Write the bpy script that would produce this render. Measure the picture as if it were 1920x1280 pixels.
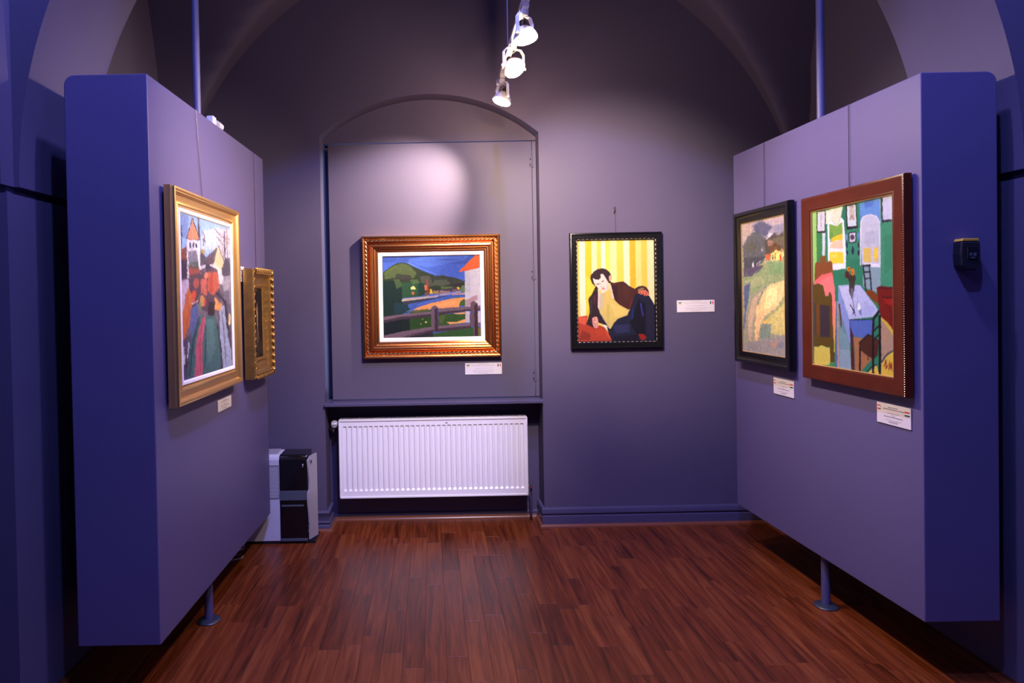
import bpy, bmesh, math, random
import numpy as np
from mathutils import Vector, Matrix, noise as mnoise
random.seed(7)
SC = bpy.context.scene
C = SC.collection
for o in list(bpy.data.objects): bpy.data.objects.remove(o)

# ------------------------------------------------------------------ camera
EH = 1.615
cam_d = bpy.data.cameras.new('camera'); cam = bpy.data.objects.new('camera', cam_d); C.objects.link(cam)
pitch, roll = 0.0142, -0.0186
fw = Vector((0, math.cos(pitch), -math.sin(pitch))); up0 = Vector((0, math.sin(pitch), math.cos(pitch))); rt0 = Vector((1, 0, 0))
rt = math.cos(roll)*rt0 + math.sin(roll)*up0
up = -math.sin(roll)*rt0 + math.cos(roll)*up0
cam.matrix_world = Matrix(((rt.x, up.x, -fw.x, 0), (rt.y, up.y, -fw.y, 0), (rt.z, up.z, -fw.z, EH), (0, 0, 0, 1)))
cam_d.sensor_width = 36; cam_d.lens = 36*1250/1920
cam_d.shift_x = (960-808.7)/1920; cam_d.shift_y = -(640-576.8)/1920
cam_d.clip_start = 0.05
SC.camera = cam

# ------------------------------------------------------------------ world, exposure
w = bpy.data.worlds.new('world'); SC.world = w; w.use_nodes = True
w.node_tree.nodes['Background'].inputs[0].default_value = (0.16, 0.20, 0.95, 1)
w.node_tree.nodes['Background'].inputs[1].default_value = 0.10
SC.view_settings.view_transform = 'Standard'; SC.view_settings.look = 'None'
SC.view_settings.exposure = 0.0; SC.view_settings.gamma = 1.0; SC.view_settings.use_curve_mapping = False

def light(kind, name, loc, energy, color, parent=None, target=None, **kw):
    d = bpy.data.lights.new(name, kind); d.energy = energy; d.color = color
    for k, v in kw.items(): setattr(d, k, v)
    o = bpy.data.objects.new(name, d); C.objects.link(o); o.location = loc
    if target is not None:
        o.rotation_euler = (Vector(target)-Vector(loc)).to_track_quat('-Z', 'Y').to_euler()
    if parent is not None:
        o.parent = parent
    return o
# cool ceiling lamp of the tall front room (out of frame, above and behind the arch front)
light('POINT', 'ceiling_lamp_light', (0.30, 0.75, 5.30), 480, (0.20, 0.27, 1.0), shadow_soft_size=0.07)
light('POINT', 'front_room_blue_fill', (0.40, 2.00, 5.00), 430, (0.34, 0.34, 1.0), shadow_soft_size=0.10)  # unseen blue fill added for the inner panel faces and jambs
light('POINT', 'front_room_low_fill', (0.40, 1.55, 2.95), 24, (0.30, 0.31, 1.0), shadow_soft_size=0.12)  # weak blue fill, added low to lift the jambs and arch soffit
# the same track goes on towards the camera, above the frame
WARM = (1.0, 0.79, 0.64)
light('SPOT', 'track_light_portrait', (0.47, 2.75, 2.85), 480, WARM, target=(1.22, 4.66, 2.02), spot_size=math.radians(58), spot_blend=1.0, shadow_soft_size=0.045)
light('SPOT', 'landscape_fill', (0.47, 2.3, 2.85), 330, (1.0, 0.83, 0.74), target=(0.02, 4.70, 1.05), spot_size=math.radians(46), spot_blend=1.0, shadow_soft_size=0.045)  # unseen spot added to brighten the radiator, board and landscape
light('SPOT', 'wide_warm_fill', (0.47, 2.1, 2.85), 55, (1.0, 0.80, 0.80), target=(0.35, 3.7, 0.0), spot_size=math.radians(110), spot_blend=1.0, shadow_soft_size=0.05)  # wide fill added over the floor, no fixture of its own

# ------------------------------------------------------------------ materials
def srgb(r, g, b):
    f = lambda c: (c/255/12.92) if c/255 <= 0.04045 else ((c/255+0.055)/1.055)**2.4
    return (f(r), f(g), f(b), 1)
MATS = {}
def mat(name, col, rough=0.5, metal=0.0, spec=0.5, bump=0.0, bscale=200, var=0.0, vscale=3, emit=None, estr=0, coat=0):
    m = bpy.data.materials.new(name); m.use_nodes = True; nt = m.node_tree; b = nt.nodes['Principled BSDF']
    b.inputs['Base Color'].default_value = col if len(col) == 4 else (*col, 1)
    b.inputs['Roughness'].default_value = rough; b.inputs['Metallic'].default_value = metal
    b.inputs['Specular IOR Level'].default_value = spec
    if coat: b.inputs['Coat Weight'].default_value = coat; b.inputs['Coat Roughness'].default_value = 0.1
    tc = nt.nodes.new('ShaderNodeTexCoord')
    if var:
        n = nt.nodes.new('ShaderNodeTexNoise'); n.inputs['Scale'].default_value = vscale; n.inputs['Detail'].default_value = 5
        nt.links.new(tc.outputs['Object'], n.inputs['Vector'])
        mr = nt.nodes.new('ShaderNodeMapRange'); mr.inputs['To Min'].default_value = 1-var; mr.inputs['To Max'].default_value = 1+var
        nt.links.new(n.outputs['Fac'], mr.inputs['Value'])
        mx = nt.nodes.new('ShaderNodeMix'); mx.data_type = 'RGBA'; mx.blend_type = 'MULTIPLY'; mx.inputs[0].default_value = 1
        mx.inputs[6].default_value = col if len(col) == 4 else (*col, 1)
        nt.links.new(mr.outputs['Result'], mx.inputs[7]); nt.links.new(mx.outputs[2], b.inputs['Base Color'])
    if bump:
        n2 = nt.nodes.new('ShaderNodeTexNoise'); n2.inputs['Scale'].default_value = bscale; n2.inputs['Detail'].default_value = 4
        nt.links.new(tc.outputs['Object'], n2.inputs['Vector'])
        bp = nt.nodes.new('ShaderNodeBump'); bp.inputs['Strength'].default_value = bump; bp.inputs['Distance'].default_value = 0.002
        nt.links.new(n2.outputs['Fac'], bp.inputs['Height']); nt.links.new(bp.outputs['Normal'], b.inputs['Normal'])
    if emit:
        b.inputs['Emission Color'].default_value = (*emit, 1); b.inputs['Emission Strength'].default_value = estr
    MATS[name] = m; return m
PAINT = (0.094, 0.079, 0.132)
mat('wall_paint', PAINT, 0.5, spec=0.3, bump=0.25, bscale=90, var=0.10, vscale=2.2)
mat('panel_paint', (0.112, 0.094, 0.200), 0.45, spec=0.35, bump=0.15, bscale=120, var=0.06, vscale=2.5)
mat('board_paint', (0.096, 0.082, 0.130), 0.45, spec=0.3, bump=0.12, bscale=60, var=0.06, vscale=2)
mat('trim_paint', (0.078, 0.070, 0.132), 0.30, spec=0.5, var=0.05)
mat('steel_paint', (0.085, 0.08, 0.17), 0.5, spec=0.5)
mat('dark_foot', (0.03, 0.035, 0.05), 0.35)
mat('copper', (0.78, 0.33, 0.10), 0.24, metal=1.0, var=0.06, vscale=6)
mat('copper_rope', (0.95, 0.66, 0.42), 0.25, metal=0.9)
mat('gold', (0.80, 0.50, 0.18), 0.34, metal=0.9, bump=0.1, bscale=80, var=0.12, vscale=6)
mat('old_gold', (0.50, 0.30, 0.085), 0.30, metal=0.85, bump=0.4, bscale=90, var=0.35, vscale=20)
mat('black_lacquer', (0.006, 0.006, 0.007), 0.25, spec=0.35, bump=0.1, bscale=50)
mat('silver_bead', (0.75, 0.70, 0.60), 0.25, metal=0.8)
mat('white_liner', (0.86, 0.83, 0.80), 0.8, spec=0.1, bump=0.2, bscale=600)
mat('gold_slip', (0.85, 0.55, 0.20), 0.3, metal=0.8)
mat('card_white', (0.74, 0.69, 0.68), 0.4, var=0.03)
mat('card_ink', (0.12, 0.10, 0.11), 0.6)
mat('card_ink_soft', (0.42, 0.36, 0.37), 0.6)
mat('flag_red', (0.62, 0.03, 0.03), 0.5); mat('flag_white', (0.85, 0.85, 0.85), 0.5)
mat('flag_blue', (0.01, 0.02, 0.09), 0.5); mat('flag_green', (0.01, 0.07, 0.03), 0.5)
mat('flag_gold', (0.75, 0.65, 0.35), 0.5)
mat('radiator_white', (0.84, 0.82, 0.86), 0.28, spec=0.5)
mat('radiator_dark', (0.05, 0.05, 0.06), 0.5)
mat('chrome', (0.75, 0.75, 0.75), 0.18, metal=1.0)
mat('white_plastic', (0.62, 0.62, 0.68), 0.32)
mat('grey_plastic', (0.35, 0.33, 0.35), 0.35)
mat('black_gloss', (0.006, 0.006, 0.008), 0.12, spec=0.6)
mat('slate_plastic', (0.085, 0.10, 0.13), 0.3)
mat('black_plastic', (0.012, 0.013, 0.018), 0.35)
mat('yellow_plastic', (0.75, 0.42, 0.05), 0.4)
mat('lamp_white', (0.85, 0.82, 0.80), 0.35)
mat('lamp_cap', (0.10, 0.07, 0.05), 0.4, metal=0.5)
mat('reflector', (0.95, 0.93, 0.9), 0.12, metal=1.0)
mat('wire', (0.10, 0.09, 0.12), 0.35, metal=0.6)
mat('bright_wire', (0.55, 0.62, 0.95), 0.3, metal=0.2)
mat('cardboard', (0.22, 0.13, 0.06), 0.8)
mat('mould_wood', (0.20, 0.06, 0.03), 0.3)
mat('lamp_glow', (1, 1, 1), 0.5, emit=(1.0, 0.80, 0.55), estr=70)
mat('daylight_glass', (0.1, 0.15, 0.4), 0.2, emit=(0.35, 0.5, 1.0), estr=2.0)
mat('gap_dark', (0.02, 0.02, 0.04), 0.8)

def wood(name, c1, c2, c3, rough):
    m = bpy.data.materials.new(name); m.use_nodes = True; nt = m.node_tree; N = nt.nodes; L = nt.links; b = N['Principled BSDF']
    tc = N.new('ShaderNodeTexCoord'); oi = N.new('ShaderNodeObjectInfo'); ge = N.new('ShaderNodeNewGeometry')
    ad = N.new('ShaderNodeMath'); ad.operation = 'ADD'; L.new(oi.outputs['Random'], ad.inputs[0]); L.new(ge.outputs['Random Per Island'], ad.inputs[1])
    fr = N.new('ShaderNodeMath'); fr.operation = 'FRACT'; L.new(ad.outputs[0], fr.inputs[0])
    off = N.new('ShaderNodeVectorMath'); off.operation = 'SCALE'; off.inputs[0].default_value = (17, 31, 5); L.new(fr.outputs[0], off.inputs['Scale'])
    av = N.new('ShaderNodeVectorMath'); av.operation = 'ADD'; L.new(tc.outputs['Object'], av.inputs[0]); L.new(off.outputs[0], av.inputs[1])
    mp = N.new('ShaderNodeMapping'); mp.inputs['Scale'].default_value = (38, 2.2, 5); L.new(av.outputs[0], mp.inputs[0])
    n1 = N.new('ShaderNodeTexNoise'); n1.inputs['Scale'].default_value = 1; n1.inputs['Detail'].default_value = 6; n1.inputs['Distortion'].default_value = 0.8; L.new(mp.outputs[0], n1.inputs['Vector'])
    mp2 = N.new('ShaderNodeMapping'); mp2.inputs['Scale'].default_value = (150, 6, 5); L.new(av.outputs[0], mp2.inputs[0])
    n2 = N.new('ShaderNodeTexNoise'); n2.inputs['Scale'].default_value = 1; n2.inputs['Detail'].default_value = 3; L.new(mp2.outputs[0], n2.inputs['Vector'])
    cr = N.new('ShaderNodeValToRGB'); e = cr.color_ramp.elements
    e[0].position = 0.30; e[0].color = (*c1, 1); e[1].position = 0.70; e[1].color = (*c3, 1); k = cr.color_ramp.elements.new(0.5); k.color = (*c2, 1)
    mixf = N.new('ShaderNodeMath'); mixf.operation = 'MULTIPLY_ADD'; mixf.inputs[1].default_value = 0.25; L.new(n2.outputs['Fac'], mixf.inputs[0])
    s1 = N.new('ShaderNodeMath'); s1.operation = 'MULTIPLY'; s1.inputs[1].default_value = 0.75; L.new(n1.outputs['Fac'], s1.inputs[0]); L.new(s1.outputs[0], mixf.inputs[2])
    sh = N.new('ShaderNodeMath'); sh.operation = 'MULTIPLY_ADD'; sh.inputs[1].default_value = 0.15; sh.inputs[2].default_value = -0.075; L.new(fr.outputs[0], sh.inputs[0])
    a2 = N.new('ShaderNodeMath'); a2.operation = 'ADD'; L.new(mixf.outputs[0], a2.inputs[0]); L.new(sh.outputs[0], a2.inputs[1]); L.new(a2.outputs[0], cr.inputs[0])
    L.new(cr.outputs[0], b.inputs['Base Color']); b.inputs['Specular IOR Level'].default_value = 0.36
    rr = N.new('ShaderNodeMapRange'); rr.inputs['To Min'].default_value = rough-0.07; rr.inputs['To Max'].default_value = rough+0.08; L.new(n1.outputs['Fac'], rr.inputs['Value']); L.new(rr.outputs[0], b.inputs['Roughness'])
    bp = N.new('ShaderNodeBump'); bp.inputs['Strength'].default_value = 0.12; bp.inputs['Distance'].default_value = 0.001; L.new(n2.outputs['Fac'], bp.inputs['Height']); L.new(bp.outputs[0], b.inputs['Normal'])
    MATS[name] = m
wood('floor_wood', (0.048, 0.010, 0.002), (0.150, 0.029, 0.007), (0.235, 0.060, 0.014), 0.36)
mat('mahogany', (0.085, 0.014, 0.004), 0.28, spec=0.25, var=0.35, vscale=9, bump=0.1, bscale=40)

def paintmat():
    m = bpy.data.materials.new('oil_paint'); m.use_nodes = True; nt = m.node_tree; b = nt.nodes['Principled BSDF']
    a = nt.nodes.new('ShaderNodeVertexColor'); a.layer_name = 'pigment'
    nt.links.new(a.outputs['Color'], b.inputs['Base Color']); b.inputs['Roughness'].default_value = 0.5; b.inputs['Specular IOR Level'].default_value = 0.12
    tc = nt.nodes.new('ShaderNodeTexCoord'); n = nt.nodes.new('ShaderNodeTexNoise'); n.inputs['Scale'].default_value = 70; n.inputs['Detail'].default_value = 3
    nt.links.new(tc.outputs['Object'], n.inputs['Vector']); bp = nt.nodes.new('ShaderNodeBump'); bp.inputs['Strength'].default_value = 0.3; bp.inputs['Distance'].default_value = 0.002
    nt.links.new(n.outputs['Fac'], bp.inputs['Height']); nt.links.new(bp.outputs[0], b.inputs['Normal']); MATS['oil_paint'] = m
paintmat()

# ------------------------------------------------------------------ helpers
def box(bm, x0, x1, y0, y1, z0, z1, mi=0):
    v = [bm.verts.new(p) for p in ((x0,y0,z0),(x1,y0,z0),(x1,y1,z0),(x0,y1,z0),(x0,y0,z1),(x1,y0,z1),(x1,y1,z1),(x0,y1,z1))]
    for f in ((0,3,2,1),(4,5,6,7),(0,1,5,4),(1,2,6,5),(2,3,7,6),(3,0,4,7)):
        fc = bm.faces.new([v[i] for i in f]); fc.material_index = mi
    return v
def prism(bm, pts, axis, a0, a1, mi=0):
    # pts: 2-D outline; axis 'x','y','z' is the extrusion direction
    def P(p, a):
        return {'x': (a, p[0], p[1]), 'y': (p[0], a, p[1]), 'z': (p[0], p[1], a)}[axis]
    A = [bm.verts.new(P(p, a0)) for p in pts]; B = [bm.verts.new(P(p, a1)) for p in pts]
    n = len(pts)
    bm.faces.new(A[::-1]).material_index = mi; bm.faces.new(B).material_index = mi
    for i in range(n): bm.faces.new((A[i], A[(i+1) % n], B[(i+1) % n], B[i])).material_index = mi
def cyl(bm, p0, p1, r0, r1=None, seg=16, mi=0, cap=True):
    r1 = r0 if r1 is None else r1
    p0, p1 = Vector(p0), Vector(p1); q = (p1-p0).to_track_quat('Z', 'Y')
    A = []; B = []
    for i in range(seg):
        a = 2*math.pi*i/seg; d = q @ Vector((math.cos(a), math.sin(a), 0))
        A.append(bm.verts.new(p0+d*r0)); B.append(bm.verts.new(p1+d*r1))
    for i in range(seg): bm.faces.new((A[i], A[(i+1) % seg], B[(i+1) % seg], B[i])).material_index = mi
    if cap: bm.faces.new(A[::-1]).material_index = mi; bm.faces.new(B).material_index = mi
def lathe(bm, prof, M, seg=28, mi=0):
    rings = []
    for r, z in prof:
        rings.append([bm.verts.new(M @ Vector((r*math.cos(2*math.pi*i/seg), r*math.sin(2*math.pi*i/seg), z))) for i in range(seg)])
    for a, b in zip(rings, rings[1:]):
        for i in range(seg): bm.faces.new((a[i], a[(i+1) % seg], b[(i+1) % seg], b[i])).material_index = mi
def tube(bm, pts, r, seg=8):
    pts = [Vector(p) for p in pts]; rings = []
    for i, p in enumerate(pts):
        t = (pts[min(i+1, len(pts)-1)]-pts[max(i-1, 0)]); q = t.to_track_quat('Z', 'Y')
        rings.append([bm.verts.new(p+q @ Vector((r*math.cos(2*math.pi*k/seg), r*math.sin(2*math.pi*k/seg), 0))) for k in range(seg)])
    for a, b in zip(rings, rings[1:]):
        for k in range(seg): bm.faces.new((a[k], a[(k+1) % seg], b[(k+1) % seg], b[k]))
    bm.faces.new(rings[0][::-1]); bm.faces.new(rings[-1])
def ellipsoid(bm, c, r, rot=None, u=8, v=5):
    M = Matrix.Translation(c) @ (rot or Matrix.Identity(4)) @ Matrix.Diagonal((r[0], r[1], r[2], 1))
    bmesh.ops.create_uvsphere(bm, u_segments=u, v_segments=v, radius=1, matrix=M)
def obj(name, bm, mats, parent=None, smooth=False, loc=None, bevel=0, rotz=None):
    bmesh.ops.recalc_face_normals(bm, faces=bm.faces)
    me = bpy.data.meshes.new(name); bm.to_mesh(me); bm.free()
    for m in ([mats] if isinstance(mats, str) else mats): me.materials.append(MATS[m])
    if smooth:
        me.polygons.foreach_set('use_smooth', [True]*len(me.polygons))
        me.set_sharp_from_angle(angle=math.radians(38))
    o = bpy.data.objects.new(name, me); C.objects.link(o)
    if parent is not None: o.parent = parent
    if loc is not None: o.location = loc
    if rotz is not None: o.rotation_euler.z = rotz
    if bevel:
        b = o.modifiers.new('bevel', 'BEVEL'); b.width = bevel; b.segments = 2; b.limit_method = 'ANGLE'
    return o
def thing(name, label, cat, loc=(0, 0, 0), rotz=0, group=None):
    o = bpy.data.objects.new(name, None); C.objects.link(o); o.location = loc; o.rotation_euler.z = rotz
    o.empty_display_size = 0.05
    return tag(o, label, cat, group)
def tag(o, label, cat, group=None):
    o['label'] = label; o['category'] = cat
    if group: o['group'] = group
    return o
def struct(o, label=None):
    o['kind'] = 'structure'
    if label: o['label'] = label
    return o
NB = bmesh.new

# ------------------------------------------------------------------ dimensions (metres)
YW = 4.66                      # back wall plane
NX0, NX1 = -0.758, 0.768       # window niche
AX, AZ, AR = 0.37, 2.06, 2.0   # transverse arch centre and radius
VX, VZ, VR = 0.40, 1.88, 2.22  # vault of the bay
BX0, BX1 = VX-VR, VX+VR        # side walls of the bay
YA0, YA1 = 2.66, 3.20          # transverse arch thickness
LX, LY1, LY2, LB, LT, LTH, LS = -1.130, 2.7015, 4.370, 0.220, 2.5424, 0.3367, 0.0277
RX, RY1, RY2, RB, RT, RTH, RS = 1.969, 2.6715, 4.2275, 0.2697, 2.4793, 0.304, -0.0279

# ------------------------------------------------------------------ room shell
# floor: slab with laminate strips laid on it
bm = NB(); box(bm, -3.0, 3.8, -2.0, 5.0, -0.12, -0.0085)
floor = struct(obj('floor', bm, 'gap_dark'), 'dark red brown wooden strip floor')
PW = 0.0985
lens_ = [0.33, 0.42, 0.52, 0.64, 0.78, 0.95]
pm = {}
def plank_bm(bm, x, y0, y1, g=0.0003, t=0.008, c=0.0006):
    x0, x1, a, b = x+g, x+PW-g, y0+g, y1-g
    lo = [bm.verts.new(p) for p in ((x0,a,-t),(x1,a,-t),(x1,b,-t),(x0,b,-t))]
    mi = [bm.verts.new(p) for p in ((x0,a,-c),(x1,a,-c),(x1,b,-c),(x0,b,-c))]
    hi = [bm.verts.new(p) for p in ((x0+c,a+c,0),(x1-c,a+c,0),(x1-c,b-c,0),(x0+c,b-c,0))]
    bm.faces.new(lo[::-1]); bm.faces.new(hi)
    for q, r in ((lo, mi), (mi, hi)):
        for i in range(4): bm.faces.new((q[i], q[(i+1) % 4], r[(i+1) % 4], r[i]))
for L_ in lens_:
    b_ = NB(); plank_bm(b_, 0, 0, L_); me = bpy.data.meshes.new('plank'); bmesh.ops.recalc_face_normals(b_, faces=b_.faces); b_.to_mesh(me); b_.free(); me.materials.append(MATS['floor_wood']); pm[L_] = me
rest = NB(); npl = 0
x = -1.93
while x < 2.75:
    y = 4.90 if NX0-0.1 < x < NX1 else 4.70
    y -= random.uniform(0, 0.0)
    first = True
    while y > 2.45:
        L_ = random.choice(lens_)
        if first: L_ = random.choice(lens_[:4]); first = False
        if npl < 296:
            o = bpy.data.objects.new('plank', pm[L_]); C.objects.link(o); o.parent = floor; o.location = (x, y-L_, 0); npl += 1
        else: plank_bm(rest, x, y-L_, y)
        y -= L_
    while y > -1.9:
        L_ = random.choice(lens_); plank_bm(rest, x, y-L_, y); y -= L_
    x += PW
o = obj('planks', rest, 'floor_wood', floor); o['kind'] = 'stuff'

# back wall with arched niche
def arc_z(x):  # segmental arch soffit over the niche
    x0, x1, zs, za = NX0, NX1, 2.758, 3.037
    c = (x0+x1)/2; h = (x1-x0)/2; s = za-zs; R = (h*h+s*s)/(2*s)
    return za-R+math.sqrt(R*R-(x-c)**2)
bm = NB()
ZT = 4.45; YB = 5.02
box(bm, -2.2, NX0, YW, YB, -0.1, ZT); box(bm, NX1, 2.9, YW, YB, -0.1, ZT)
n = 36
for i in range(n):
    xa = NX0+(NX1-NX0)*i/n; xb = NX0+(NX1-NX0)*(i+1)/n
    v = [bm.verts.new(p) for p in ((xa,YW,arc_z(xa)),(xb,YW,arc_z(xb)),(xb,YW,ZT),(xa,YW,ZT),(xa,YB,arc_z(xa)),(xb,YB,arc_z(xb)),(xb,YB,ZT),(xa,YB,ZT))]
    bm.faces.new((v[0],v[1],v[2],v[3])); bm.faces.new((v[0],v[4],v[5],v[1]))
box(bm, NX0-0.02, NX1+0.02, 4.875, YB, -0.1, 0.868)      # niche back below the sill
# tympanum above the shutter
pts = [(NX0-0.01, 2.735), (NX1+0.01, 2.735)]+[(NX1-(NX1-NX0)*i/n, arc_z(NX1-(NX1-NX0)*i/n)+0.01) for i in range(n+1)]
prism(bm, pts, 'y', 4.80, 4.86)
box(bm, NX0-0.02, NX1+0.02, 4.97, 4.99, 0.85, 3.1)
wall_back = struct(obj('wall_back', bm, 'wall_paint', smooth=False), 'purple painted back wall with an arched window niche')

# side walls of the bay
for side, xs, s in (('left', BX0, -1), ('right', BX1, 1)):
    bm = NB()
    a, b = sorted((xs, xs+s*0.5)); box(bm, a, b, YA1-0.02, YW+0.1, -0.1, ZT)
    yp = 4.02 if side == 'left' else 4.35
    a, b = sorted((xs-s*0.055, xs+s*0.1)); box(bm, a, b, YA1-0.02, yp, -0.1, ZT)
    a, b = sorted((xs-s*0.025, xs+s*0.1)); box(bm, a, b, yp, yp+0.18, -0.1, ZT)
    struct(obj('wall_'+side, bm, 'wall_paint'), 'purple painted side wall behind the %s display panel' % side)
# transverse arch and its piers
bm = NB()
x0, x1 = AX-AR, AX+AR
na = 128
arc = [(AX-AR*math.cos(math.pi*i/na), AZ+0.028+AR*math.sin(math.pi*i/na)) for i in range(na+1)]
for i in range(na):
    (xa, za), (xb, zb) = arc[i], arc[i+1]
    v = [bm.verts.new(p) for p in ((xa,YA0,za),(xb,YA0,zb),(xb,YA1,zb),(xa,YA1,za),(xa,YA0,5.6),(xb,YA0,5.6),(xb,YA1,5.6),(xa,YA1,5.6))]
    bm.faces.new((v[0],v[1],v[5],v[4])); bm.faces.new((v[3],v[2],v[6],v[7])); bm.faces.new((v[0],v[3],v[2],v[1]))
for a, b in ((-3.0, x0), (x1, 3.8)):
    box(bm, a, b, YA0, YA1, AZ+0.028, 5.6)
o = obj('trim_1', bm, 'wall_paint'); struct(o, 'wide plaster arch spanning the room in front of the bay')
for k, (a, b, xg) in enumerate(((-3.0, x0, x0-0.035), (x1, 3.8, x1+0.035))):
    bm = NB(); box(bm, a, b, 2.58, YA1, -0.1, AZ-0.006)
    if k == 0: box(bm, a, xg, 2.63, YA1-0.02, AZ-0.01, AZ+0.03)
    else: box(bm, xg, b, 2.63, YA1-0.02, AZ-0.01, AZ+0.03)
    if k == 0: box(bm, a, x0-0.022, 2.58, YA0+0.02, AZ+0.028, 5.6)
    else: box(bm, x1+0.10, b, 2.58, YA0+0.02, AZ+0.028, 5.6)
    struct(obj('trim_%d' % (k+2), bm, 'wall_paint'), '%s pier carrying the arch, with a recessed joint at its top' % ('left', 'right')[k])

# ceiling: groin vault over the bay
bm = NB(); nx, ny = 90, 40
yc, hy = (YA1+YW)/2, (YW-YA1)/2
G = []
for j in range(ny+1):
    y = YA1+(YW-YA1)*(0.5-0.5*math.cos(math.pi*j/ny)); row = []
    for i in range(nx+1):
        x = BX0+(BX1-BX0)*(0.5-0.5*math.cos(math.pi*i/nx))
        b1 = VZ+math.sqrt(max(0, VR**2-(x-VX)**2)); b2 = VZ+VR*math.sqrt(max(0, 1-((y-yc)/hy)**2))
        row.append(bm.verts.new((x, y, max(b1, b2))))
    G.append(row)
for j in range(ny):
    for i in range(nx):
        bm.faces.new((G[j][i], G[j][i+1], G[j+1][i+1], G[j+1][i])).smooth = True
struct(obj('ceiling', bm, 'wall_paint'), 'purple painted groin vault over the bay')
# front room shell (only seen from a step aside)
bm = NB(); box(bm, -3.0, 3.8, -2.0, 2.7, 5.6, 5.7)
struct(obj('trim_4', bm, 'wall_paint'), 'ceiling of the front room')
for nm, a, b in (('trim_5', -3.1, -3.0), ('trim_6', 3.8, 3.9)):
    bm = NB(); box(bm, a, b, -2.0, 2.7, -0.1, 5.7); struct(obj(nm, bm, 'wall_paint'), 'side wall of the front room')

# baseboards
def sweep(path, prof, mats, name, mi=0):
    # path: 2-D points, room on the left-hand normal side given; prof: (out, z)
    bm = NB(); rings = []
    P = [Vector(p) for p in path]
    for i, p in enumerate(P):
        d1 = (P[i]-P[i-1]).normalized() if i else (P[1]-P[0]).normalized()
        d2 = (P[i+1]-P[i]).normalized() if i < len(P)-1 else d1
        n1 = Vector((d1.y, -d1.x)); n2 = Vector((d2.y, -d2.x)); nn = (n1+n2); nn = nn/max(nn.dot(n1), 1e-3) if nn.length > 1e-6 else n1
        rings.append([bm.verts.new((p.x+nn.x*o_, p.y+nn.y*o_, z)) for o_, z in prof])
    for a, b in zip(rings, rings[1:]):
        for k in range(len(prof)-1): bm.faces.new((a[k], b[k], b[k+1], a[k+1]))
    bm.faces.new(rings[0]); bm.faces.new(rings[-1][::-1])
    return obj(name, bm, mats, smooth=True)
prof = [(0, 0), (0.024, 0), (0.024, 0.036), (0.020, 0.043), (0.013, 0.048), (0.013, 0.052), (0.022, 0.056), (0.022, 0.064), (0.012, 0.070), (0.012, 0.112), (0.018, 0.120), (0.020, 0.128), (0.014, 0.134), (0, 0.138)]
profr = [(0, 0), (0.018, 0), (0.018, 0.074), (0.010, 0.080), (0.010, 0.088), (0.020, 0.094), (0.020, 0.124), (0.016, 0.130), (0, 0.134)]
struct(sweep([(BX0+0.03, YW), (NX0, YW), (NX0, 4.86)], prof, 'trim_paint', 'baseboard_left'))
struct(sweep([(NX1, 4.86), (NX1, YW), (BX1-0.03, YW)], profr, 'trim_paint', 'baseboard_right'))
struct(sweep([(NX0, 4.875), (NX1, 4.875)], [(0, 0), (0.014, 0), (0.014, 0.045), (0.008, 0.052), (0, 0.054)], 'trim_paint', 'baseboard_back'))
qr = [(0, 0), (0.020, 0), (0.0185, 0.008), (0.013, 0.015), (0.006, 0.019), (0, 0.020)]
sh = lambda prof_, d: [(a+d, z) for a, z in prof_]
struct(sweep([(BX0+0.03, YW-0.0), (NX0, YW-0.0), (NX0, 4.86)], sh(qr, 0.024), 'mould_wood', 'trim_7'), 'reddish wooden quarter round at the foot of the left wall')
struct(sweep([(NX1, 4.86), (NX1, YW), (BX1-0.03, YW)], sh(qr, 0.018), 'mould_wood', 'trim_8'), 'reddish wooden quarter round at the foot of the right wall')
struct(sweep([(NX0+0.03, 4.875), (NX1-0.03, 4.875)], sh([(0, 0), (0.026, 0), (0.024, 0.012), (0.016, 0.020), (0.010, 0.017), (0, 0.026)], 0.014), 'mould_wood', 'trim_9'), 'glossy wooden quarter round under the radiator')

# window behind the shutter
win = thing('window_1', '', '')
del win['label'], win['category']; win['kind'] = 'structure'
bm = NB()
for a, b, c, d in ((NX0, NX0+0.05, 0.9, 2.73), (NX1-0.05, NX1, 0.9, 2.73), (NX0+0.05, NX1-0.05, 0.9, 0.95), (NX0+0.05, NX1-0.05, 2.68, 2.73), (-0.02, 0.03, 0.95, 2.68)):
    box(bm, a, b, 4.905, 4.945, c, d)
obj('window_frame', bm, 'trim_paint', win)
for a, b in ((NX0+0.05, -0.02), (0.03, NX1-0.05)):
    bm = NB(); box(bm, a, b, 4.92, 4.926, 0.95, 2.68); obj('pane', bm, 'daylight_glass', win)
# sill
bm = NB(); prism(bm, [(4.632, 0.872), (4.875, 0.862), (4.875, 0.894), (4.64, 0.894), (4.632, 0.888)], 'x', NX0+0.001, NX1-0.001)
tag(obj('window_sill', bm, 'trim_paint'), 'purple painted sill board above the radiator', 'sill')

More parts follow.
